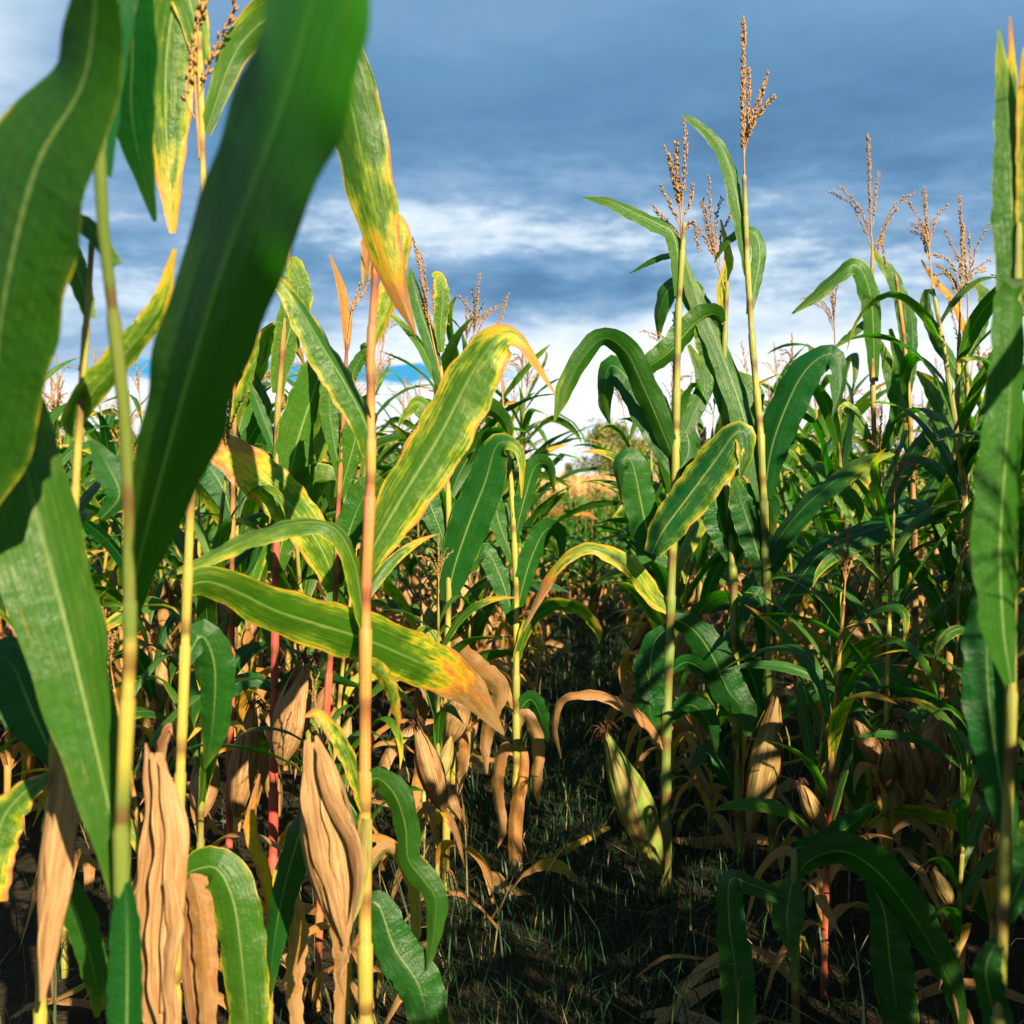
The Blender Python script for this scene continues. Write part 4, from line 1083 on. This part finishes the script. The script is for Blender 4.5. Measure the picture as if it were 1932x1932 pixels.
def template(seed, H, nleaf, lod, droop=1.0, green=0.5, tas=True, nb=6, ears=1):
    """list of (part name, MB, subparts) for a field corn plant standing at the origin"""
    rr = random.Random(seed)
    parts = []
    lean = np.array([rr.uniform(-.06, .06), rr.uniform(-.06, .06)])
    P = [np.array([lean[0] * z * z, lean[1] * z * z, z]) for z in np.linspace(-0.03, H, 6)]
    sb = MB()
    stalk_mesh(sb, P, rr.uniform(0.010, 0.0125), 0, rr.uniform(0.3, 0.8), rr.random(), 0.16, 8 if lod else 5,
               (lambda q: (lambda t: q if t < 0.6 else q * 0.4))(rr.choice([0.0, 0.1, 0.5, 0.9])))
    parts.append(('stalk', sb, []))
    a = rr.uniform(0, 6.283)
    for k in range(nleaf):
        t = (k + 0.6) / nleaf
        z = H * (0.10 + 0.86 * t)
        b = np.array([lean[0] * z * z, lean[1] * z * z, z])
        a += math.pi + rr.uniform(-0.55, 0.55)
        low = 1 - t
        if t < (0.27 if H > 1.2 else 0.14):
            dry_, edge_, a1 = rr.uniform(0.55, 0.95), 0.2, 2.7
            ln, wd = rr.uniform(0.35, 0.5), 0.045
        else:
            dry_, edge_ = rr.choice([-0.08, -0.05, 0.0, 0.05, 0.12]) + (0.25 if rr.random() < 0.12 else 0), rr.choice([0.02, 0.08, 0.2, 0.4])
            a1 = rr.uniform(1.3, 2.7) * droop
            ln, wd = rr.uniform(0.5, 0.72) * (1.05 - 0.45 * max(0, t - 0.7) / 0.3), rr.uniform(0.048, 0.074) * (1 - 0.35 * max(0, t - 0.7) / 0.3)
        if H <= 1.2 and t > 0.14:
            dry_, edge_ = rr.uniform(-0.02, 0.07), rr.choice([0.02, 0.05, 0.1])
        lb = MB()
        gen_leaf(lb, b, a, ln * (H / 1.6) ** 0.5, rr.uniform(0.25, 0.55), a1, wd, (dry_, edge_, min(1, max(0, green + rr.uniform(-.35, .35))), rr.choice([0.1, 0.25, 0.6]) * (0.3 if H <= 1.2 else 1)), rr,
                 16 if lod else 7, 4 if lod else 2, rr.uniform(0.4, 0.7) if rr.random() < 0.4 else None)
        parts.append(('leaf', lb, []))
    for k in range(4 if lod else (2 if H > 1.2 else 0)):
        z = H * rr.uniform(0.10, 0.34)
        b = np.array([lean[0] * z * z, lean[1] * z * z, z])
        lb = MB()
        gen_leaf(lb, b, rr.uniform(0, 6.283), rr.uniform(0.3, 0.55), rr.uniform(0.5, 1.0), 3.0, rr.uniform(0.03, 0.055), (rr.uniform(0.7, 1.0), 0.2, 0.4, 0.2), rr, 12 if lod else 6, 4 if lod else 2, rr.uniform(0.15, 0.35), 0.5)
        parts.append(('leaf', lb, []))
    if tas:
        tb = MB()
        auto_tassel(tb, P[-1], (lean[0] * 2, lean[1] * 2, 1), rr.uniform(0.26, 0.34), nb, rr.uniform(0.5, 1.1), rr, 0.011 if lod else 0.016, 330 if lod else 110, rr.uniform(0, 0.3))
        parts.append(('tassel', tb, []))
    for e in range(ears):
        z = H * rr.uniform(0.34, 0.46)
        b = np.array([lean[0] * z * z, lean[1] * z * z, z])
        an = rr.uniform(0, 6.283)
        hang = rr.random() < 0.5
        d = np.array([math.cos(an) * 0.45, math.sin(an) * 0.45, -0.8 if hang else 0.9])
        eb = MB()
        sub = []
        b = b + np.array([math.cos(an), math.sin(an), 0]) * 0.02
        ear_parts(None, b, b + unit(d) * rr.uniform(0.19, 0.25), rr.uniform(0.055, 0.07), rr.choice([0, 0, 0.2, 0.5]), rr.uniform(0.1, 0.6), seed * 7 + e, lod > 0, 0.3, mbs=(eb, sub), lod=lod)
        parts.append(('ear', eb, [('silk', s) for s in sub]))
    return parts


T_NEAR = []
for i in range(9):
    root = thing('corn_plant', (0, 0, 0), '', 'corn plant')
    for nm, mb, sub in template(100 + i, [1.45, 1.6, 1.38, 1.55, 1.7, 1.48, 1.3, 1.62, 1.5][i], [13, 14, 12, 14, 14, 13, 12, 14, 13][i], 1, [1, .85, 1, .7, .9, 1.05, 1, .8, .95][i], [.4, .5, .3, .55, .45, .6, .35, .5, .4][i], True, [6, 4, 8, 3, 5, 7, 2, 6, 5][i], [1, 2, 1, 1, 2, 1, 1, 1, 2][i]):
        p = link(nm, mb.mesh(nm), root)
        for snm, smb in sub:
            link(snm, smb.mesh(snm), p)
    T_NEAR.append(root)


def merged(parts):
    m = MB()
    for nm, mb, sub in parts:
        for v, uv, lp, f, fm in zip(mb.v, mb.uv, mb.lp, mb.f, mb.fm):
            m.add(v, uv, lp, f - f.min() if len(f) else f, int(fm[0]))
    return m


T_FAR = [merged(template(300 + i, [1.4, 1.5, 1.3, 1.55, 1.45, 1.6][i], 13, 0, [1, .8, .95, .75, .9, 1][i], [.45, .6, .4, .55, .5, .65][i], True, [4, 3, 5, 2, 4, 3][i], 1)) for i in range(6)]
T_LOW = [merged(template(400 + i, [1.0, 0.9, 1.1, 0.95, 1.05][i], 12, 0, [1, .8, .9, .75, .95][i], [.5, .7, .45, .6, .75][i], i % 2 == 0, 3, 1)) for i in range(5)]
ME_FAR = [m.mesh('corn_plant') for m in T_FAR]
ME_LOW = [m.mesh('corn_plant') for m in T_LOW]

used_near = set()


def place_near(i, x, y, rz, sc, label, group):
    src = T_NEAR[i]
    if i not in used_near:
        used_near.add(i)
        r = src
    else:
        r = src.copy()
        COL.objects.link(r)
        for ch in list(src.children):
            c = ch.copy()
            COL.objects.link(c)
            c.parent = r
            for g2 in ch.children:
                gg = g2.copy()
                COL.objects.link(gg)
                gg.parent = c
    r.location = (x, y, ground_z(x, y))
    r.rotation_euler = (random.uniform(-.05, .05), random.uniform(-.05, .05), rz)
    r.scale = (sc, sc, sc)
    r['label'] = label
    if group:
        r['group'] = group
    return r


def path_x(y):
    return 0.17 + 0.10 * (y - 3.1)


def px_of(x, y, z=1.0):
    return CX + x / y * F


SHADE_SPOTS = [(0.62, 2.15, .55), (0.85, 2.45, .6), (1.05, 2.6, .62), (0.72, 2.62, .5), (1.22, 2.85, .6), (0.98, 3.0, .66), (0.55, 3.05, .5), (0.98, 2.2, .5), (0.80, 1.95, .4)]
LEFT_SPOTS = [(-0.62, 2.15, .62), (-0.95, 2.3, .66), (-0.30, 2.05, .45), (-0.42, 2.5, .58), (-0.78, 2.75, .7), (-1.15, 2.7, .7), (-0.18, 2.6, .5), (-0.55, 2.95, .7), (-0.25, 3.05, .6), (-0.98, 3.05, .72), (-0.55, 1.75, .5)]
hero_xy = [(h.location.x, h.location.y) for h in HERO]
near_list, far_list, stuff_list = [], [], []
R = random.Random(5)
for row in range(-12, 20):
    off = (0.33 + 0.66 * row) if row >= 0 else (-0.42 + 0.66 * (row + 1))
    y = -1.6 + R.uniform(0, .2)
    while y < 26:
        step = 0.19 if y < 5.4 else 0.24 if y < 9 else 0.30 + 0.012 * y
        y += step * R.uniform(0.75, 1.3)
        x = path_x(y) + off + R.uniform(-.07, .07)
        if y < 3.15 and x < 0.75:
            continue          # the traced plants stand here
        if y < 2.6 and not (0.95 < x < 3.2 and y > -0.7 and (x > 1.2 or y > 0.9)):
            continue
        if y < 2.6 and abs(x) < 0.50 * max(y, 0) + 0.45:
            continue
        if any((x - hx) ** 2 + (y - hy) ** 2 < 0.20 ** 2 for hx, hy in hero_xy):
            continue
        if y > 0.5 and abs(x) > 0.52 * y + 0.55 and not (y < 2.6):
            continue
        pxx = px_of(x, y) + R.uniform(-14, 14)
        if y > 4.6 and (985 if y < 6.5 else 965) < pxx < (1420 if y > 6.0 else 1238):
            kind = 'low'
        else:
            kind = 'tall'
        d = y
        if kind == 'tall' and d < 5.4:
            near_list.append((x, y, off))
        else:
            far_list.append((x, y, kind))
# low corn also grows on the path line itself further out
for _ in range(110):
    y = R.uniform(6.8, 20)
    far_list.append((path_x(y) + R.uniform(-.4, .4), y, 'low'))

far_list.sort(key=lambda q: q[1])
LIM = 280 - len(near_list) - len(HERO)
stuff_list = far_list[LIM:]
far_list = far_list[:LIM]
print('near', len(near_list), 'far', len(far_list), 'stuff', len(stuff_list))

for x, y, sc in SHADE_SPOTS:
    place_near(R.randrange(9), x, y, R.uniform(0, 6.283), sc, 'small shaded corn plant in the dark undergrowth at the lower right', 'small corn in the dark undergrowth at right')
for x, y, sc in [(.90, .78, .8), (.82, .5, .8), (.76, .25, .8), (.8, -.05, .85), (1.0, .35, .85), (.98, .62, .8)]:  # extra unseen plants, added so their shadow darkens the bottom of the path
    place_near(R.randrange(9), x, y, R.uniform(0, 6.283), sc, 'unseen corn plant added beside the camera outside the right edge to shade the path', 'corn plants just outside the right edge')
for x, y, sc in LEFT_SPOTS:
    place_near(R.randrange(9), x, y, R.uniform(0, 6.283), sc, 'small corn plant filling the gaps between the red and pinkish stalks', 'small corn between the left stalks')
for x, y, off in near_list:
    p = px_of(x, max(y, 0.3))
    side = 'left' if off < 0 else 'right'
    if y < 2.6:
        lb, gp = 'unseen corn plant added beside the camera outside the right edge to shade the path', 'corn plants just outside the right edge'
    elif side == 'left':
        if p < 330:
            lb, gp = 'corn plant in the crowded stand behind the big foreground leaves at far left', 'field corn at far left'
        elif p < 700:
            lb, gp = 'corn plant in the crowded stand behind the red stalks on the left', 'field corn behind the red stalks'
        else:
            lb, gp = 'corn plant in the stand between the pinkish stalk and the path', 'field corn left of the path'
    else:
        if p < 1460:
            lb, gp = 'corn plant in the stand behind the drooping ear right of the path', 'field corn behind the drooping ear'
        elif p < 1720:
            lb, gp = 'corn plant in the stand below the widespread tassel on the right', 'field corn below the widespread tassel'
        else:
            lb, gp = 'corn plant in the stand near the right edge behind the blurred plant', 'field corn at the right edge'
    sc = R.uniform(0.72, 0.92) if side == 'left' else R.uniform(0.72, 0.96)
    if y < 2.6:
        sc = R.uniform(1.08, 1.3)
    if side == 'right' and p < 1340 and y >= 2.6:
        sc = min(sc, 0.76)
    place_near(R.randrange(9), x, y, R.uniform(0, 6.283), sc, lb, gp)

for i, (x, y, kind) in enumerate(far_list):
    me = R.choice(ME_LOW if kind == 'low' else ME_FAR)
    o = link('corn_plant', me, None, (x, y, ground_z(x, y)))
    o.rotation_euler = (R.uniform(-.06, .06), R.uniform(-.06, .06), R.uniform(0, 6.283))
    sc = R.uniform(0.72, 1.0) if kind == 'low' else (R.uniform(0.70, 0.92) if x < path_x(y) else R.uniform(0.78, 1.0))
    if kind == 'low':
        sc *= 0.78
    o.scale = (sc, sc, sc)
    side = 'left' if x < path_x(y) else 'right'
    if kind == 'low':
        o['label'] = 'short corn plant in the sunlit low patch where the path ends'
        o['group'] = 'short corn at the end of the path'
    else:
        o['label'] = 'small distant corn plant in the sunlit rows on the %s side' % side
        o['group'] = 'distant corn rows on the %s' % side
    o['category'] = 'corn plant'

# everything further out reads as one mass
mass = MB()
for x, y, kind in stuff_list:
    src = R.choice(T_LOW if kind == 'low' else T_FAR)
    a = R.uniform(0, 6.283)
    sc = R.uniform(0.72, 0.98) * (0.75 if kind == 'low' else 1)
    ca, sa = math.cos(a) * sc, math.sin(a) * sc
    rot = np.array([[ca, -sa, 0], [sa, ca, 0], [0, 0, sc]])
    for v, uv, lp, f, fm in zip(src.v, src.uv, src.lp, src.f, src.fm):
        mass.add(v @ rot.T + np.array([x, y, 0]), uv, lp, f - f.min(), int(fm[0]))
o = link('distant_corn', mass.mesh('distant_corn'))
o['kind'] = 'stuff'
o['label'] = 'far corn rows merging into one green mass before the dry meadow'
o['category'] = 'corn field'


# ------------------------------------------------------------------ grass, litter, meadow
def blades(n, xfun, hmin, hmax, wid, drange, hue, bend, seed):
    r = np.random.default_rng(seed)
    XY = xfun(r, n)
    h = r.uniform(hmin, hmax, n) * (0.5 + r.random(n))
    a = r.uniform(0, 6.283, n)
    d = np.stack([np.cos(a), np.sin(a), np.zeros(n)], 1)
    l = np.stack([-np.sin(a + r.normal(0, .7, n)), np.cos(a), np.zeros(n)], 1)
    b = np.stack([XY[:, 0], XY[:, 1], np.full(n, -0.01)], 1)
    k = (r.random(n) * bend)[:, None] * h[:, None]
    up = np.array([0, 0, 1.0])
    p1 = b + up * (h * 0.55)[:, None] + d * k * 0.3
    p2 = b + up * h[:, None] * (1 - 0.25 * (k / h[:, None])) + d * k
    w_ = (wid * r.uniform(0.6, 1.4, n))[:, None]
    V = np.stack([b - l * w_, b + l * w_, p1 - l * w_ * 0.8, p1 + l * w_ * 0.8, p2], 1).reshape(-1, 3)
    q = (np.arange(n) * 5)[:, None]
    mb = MB()
    dr = (r.random(n) < drange).astype(float) * r.uniform(0.5, 1, n)
    lp = np.repeat(np.stack([dr, np.zeros(n), r.random(n) * hue, np.zeros(n)], 1), 5, axis=0)
    uv = np.tile(np.array([[0, 0], [1, 0], [0, .6], [1, .6], [.5, 1]]), (n, 1))
    mb.add(V, uv, lp, q + np.array([[0, 1, 3, 2]]), 0)
    mb.f.append(q + np.array([[2, 3, 4]]))
    mb.fm.append(np.zeros(n, int))
    return mb


def xf_path(r, n):
    y = 1.4 + 8.5 * r.random(n) ** 1.5
    x = 0.17 + 0.10 * (y - 3.1) + r.normal(0, 0.33, n) + 0.12
    return np.stack([x, y], 1)


def xf_field(r, n):
    y = 1.3 + 6 * r.random(n) ** 1.3
    x = r.uniform(-0.55, 0.55, n) * y
    return np.stack([x, y], 1)


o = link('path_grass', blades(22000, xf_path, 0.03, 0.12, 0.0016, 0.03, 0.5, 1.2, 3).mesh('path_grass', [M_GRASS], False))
o['kind'] = 'stuff'
o['label'] = 'dark grass and weeds growing along the shaded path between the rows'
o['category'] = 'grass'
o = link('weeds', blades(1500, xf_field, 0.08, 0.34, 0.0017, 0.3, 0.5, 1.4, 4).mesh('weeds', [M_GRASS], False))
o['kind'] = 'stuff'
o['label'] = 'thin wiry weeds and dead stems between the corn stalks'
o['category'] = 'weeds'

# dead leaves lying on the soil
lit = MB()
rr = random.Random(77)
for k in range(170):
    y = 1.4 + 5.2 * rr.random() ** 1.2
    x = rr.uniform(-.5, .5) * y
    if abs(x - path_x(y)) < 0.16 and rr.random() < 0.8:
        continue
    a = rr.uniform(0, 6.283)
    ln = rr.uniform(0.12, 0.4)
    n = 7
    s = np.linspace(0, 1, n + 1)
    cu = rr.uniform(-1.2, 1.2)
    C = np.stack([x + ln * s * np.cos(a + cu * s), y + ln * s * np.sin(a + cu * s), 0.03 + rr.uniform(0.02, 0.16) * np.sin(math.pi * s) * rr.random() + 0.01 * np.sin(7 * s)], 1)
    rl = rr.uniform(-0.8, 0.8) + rr.uniform(-1.5, 1.5) * s
    lat = np.stack([-np.sin(a + cu * s) * np.cos(rl), np.cos(a + cu * s) * np.cos(rl), np.sin(rl)], 1)
    ribbon(lit, C, lat, rr.uniform(0.02, 0.05) * wprof(s, 0.5), (rr.uniform(0.7, 1.0), 0.2, 0.4, 0.2), 0.4, 0.12, 3, 3, k, LEAF)
o = link('leaf_litter', lit.mesh('leaf_litter'))
o['kind'] = 'stuff'
o['label'] = 'dead brown corn leaves littering the soil between the stalks'
o['category'] = 'leaf litter'


def xf_meadow(r, n):
    y = 27 + 48 * r.random(n) ** 1.4
    x = r.uniform(-0.62, 0.62, n) * y
    return np.stack([x, y], 1)


o = link('dry_meadow', blades(52000, xf_meadow, 0.62, 1.12, 0.012, 0.12, 1.0, 0.6, 9).mesh('dry_meadow', [M_DRYGRASS], False))
o['kind'] = 'stuff'
o['label'] = 'strip of tall tan dry grass beyond the corn field'
o['category'] = 'dry grass'


# ------------------------------------------------------------------ trees
def tree(name, label, x, y, h, cw, nclump, yellow, seed, base_frac=0.2, cone=False, leaf=0.16):
    rr = random.Random(seed)
    r = np.random.default_rng(seed)
    root = thing(name, (x, y, 0), label, 'tree' if name != 'bush' else 'bush')
    tb = MB()
    trunk = [np.array([0, 0, -0.1]), np.array([.05, 0, h * .3]), np.array([-.05, .05, h * .62]), np.array([0, 0, h * .9])]
    C, _ = catmull(trunk, 10)
    tube(tb, C, np.linspace(h * .028, h * .006, 11), (0, 0, 0, 0), 7, 0)
    cents = []
    for k in range(nclump):
        t = rr.random()
        z = h * (base_frac + (0.97 - base_frac) * t)
        a = rr.uniform(0, 6.283)
        if cone:
            rad = cw * 0.5 * (1 - t) * rr.uniform(0.5, 1)
        else:
            rad = cw * 0.5 * math.sqrt(max(0.02, 1 - (2 * t - 0.85) ** 2 / 1.4)) * rr.uniform(0.25, 1.0)
        c = np.array([rad * math.cos(a), rad * math.sin(a), z])
        cents.append(c)
        z0 = max(h * .15, z - rad * 0.9)
        Cc, _ = catmull([np.array([0, 0, z0]), c * np.array([.5, .5, 0]) + np.array([0, 0, (z0 + z) / 2 + .05]), c], 6)
        tube(tb, Cc, np.linspace(h * .008, h * .002, 7), (0, 0, 0, 0), 5, 0)
    link('trunk', tb.mesh('trunk', [M_BARK]), root)
    cb = MB()
    V, Fs, LP = [], [], []
    for c in cents:
        n = 130
        sp = cw * 0.085 * rr.uniform(0.7, 1.4)
        p = c + r.normal(0, 1, (n, 3)) * np.array([sp, sp, sp * 0.75])
        ye = min(1, max(0, yellow + rr.uniform(-.25, .25)))
        hh = rr.random()
        for q in p:
            e1 = unit(r.normal(0, 1, 3))
            e2 = unit(np.cross(e1, r.normal(0, 1, 3)))
            s = leaf * rr.uniform(0.5, 1.1)
            i = len(V)
            V += [q - e1 * s, q + e2 * s * .45, q + e1 * s, q - e2 * s * .45]
            Fs.append([i, i + 1, i + 2, i + 3])
            LP += [[ye, 0, hh, 0]] * 4
    cb.add(V, np.zeros((len(V), 2)), np.array(LP), Fs, 0)
    link('crown', cb.mesh('crown', [M_CROWN], False), root)
    return root


def tx(px, y):
    return (px - CX) / F * y


tree('broadleaf_tree', 'round olive green tree beyond the dry meadow at the end of the path', tx(1152, 88), 88, 5.0, 5.4, 60, 0.22, 5, 0.10)
tree('broadleaf_tree', 'yellowing tree standing just right of the round olive green tree', tx(1208, 92), 92, 4.4, 3.6, 32, 0.75, 6, 0.12)
tree('conifer_tree', 'tiny dark conifer on the horizon left of the round tree', tx(1073, 120), 120, 2.3, 1.7, 20, 0.1, 8, 0.1, True)
for i, (px, yy, hh, ww, lb) in enumerate([(400, 60, 3.6, 4.2, 'tall tan shrub on the horizon left of the thin scarlet stalk'), (468, 64, 3.2, 3.8, 'reddish tan shrub on the horizon right of the thin scarlet stalk'), (820, 80, 2.6, 3.0, 'low tan shrub on the horizon behind the closed tassel')]):
    tree('bush', lb, tx(px, yy), yy, hh, ww, 26, 0.95, 20 + i, 0.05)
tree('broadleaf_tree', 'green tree on the horizon behind the right hand corn rows', tx(1770, 95), 95, 4.0, 5.5, 36, 0.3, 31, 0.1)
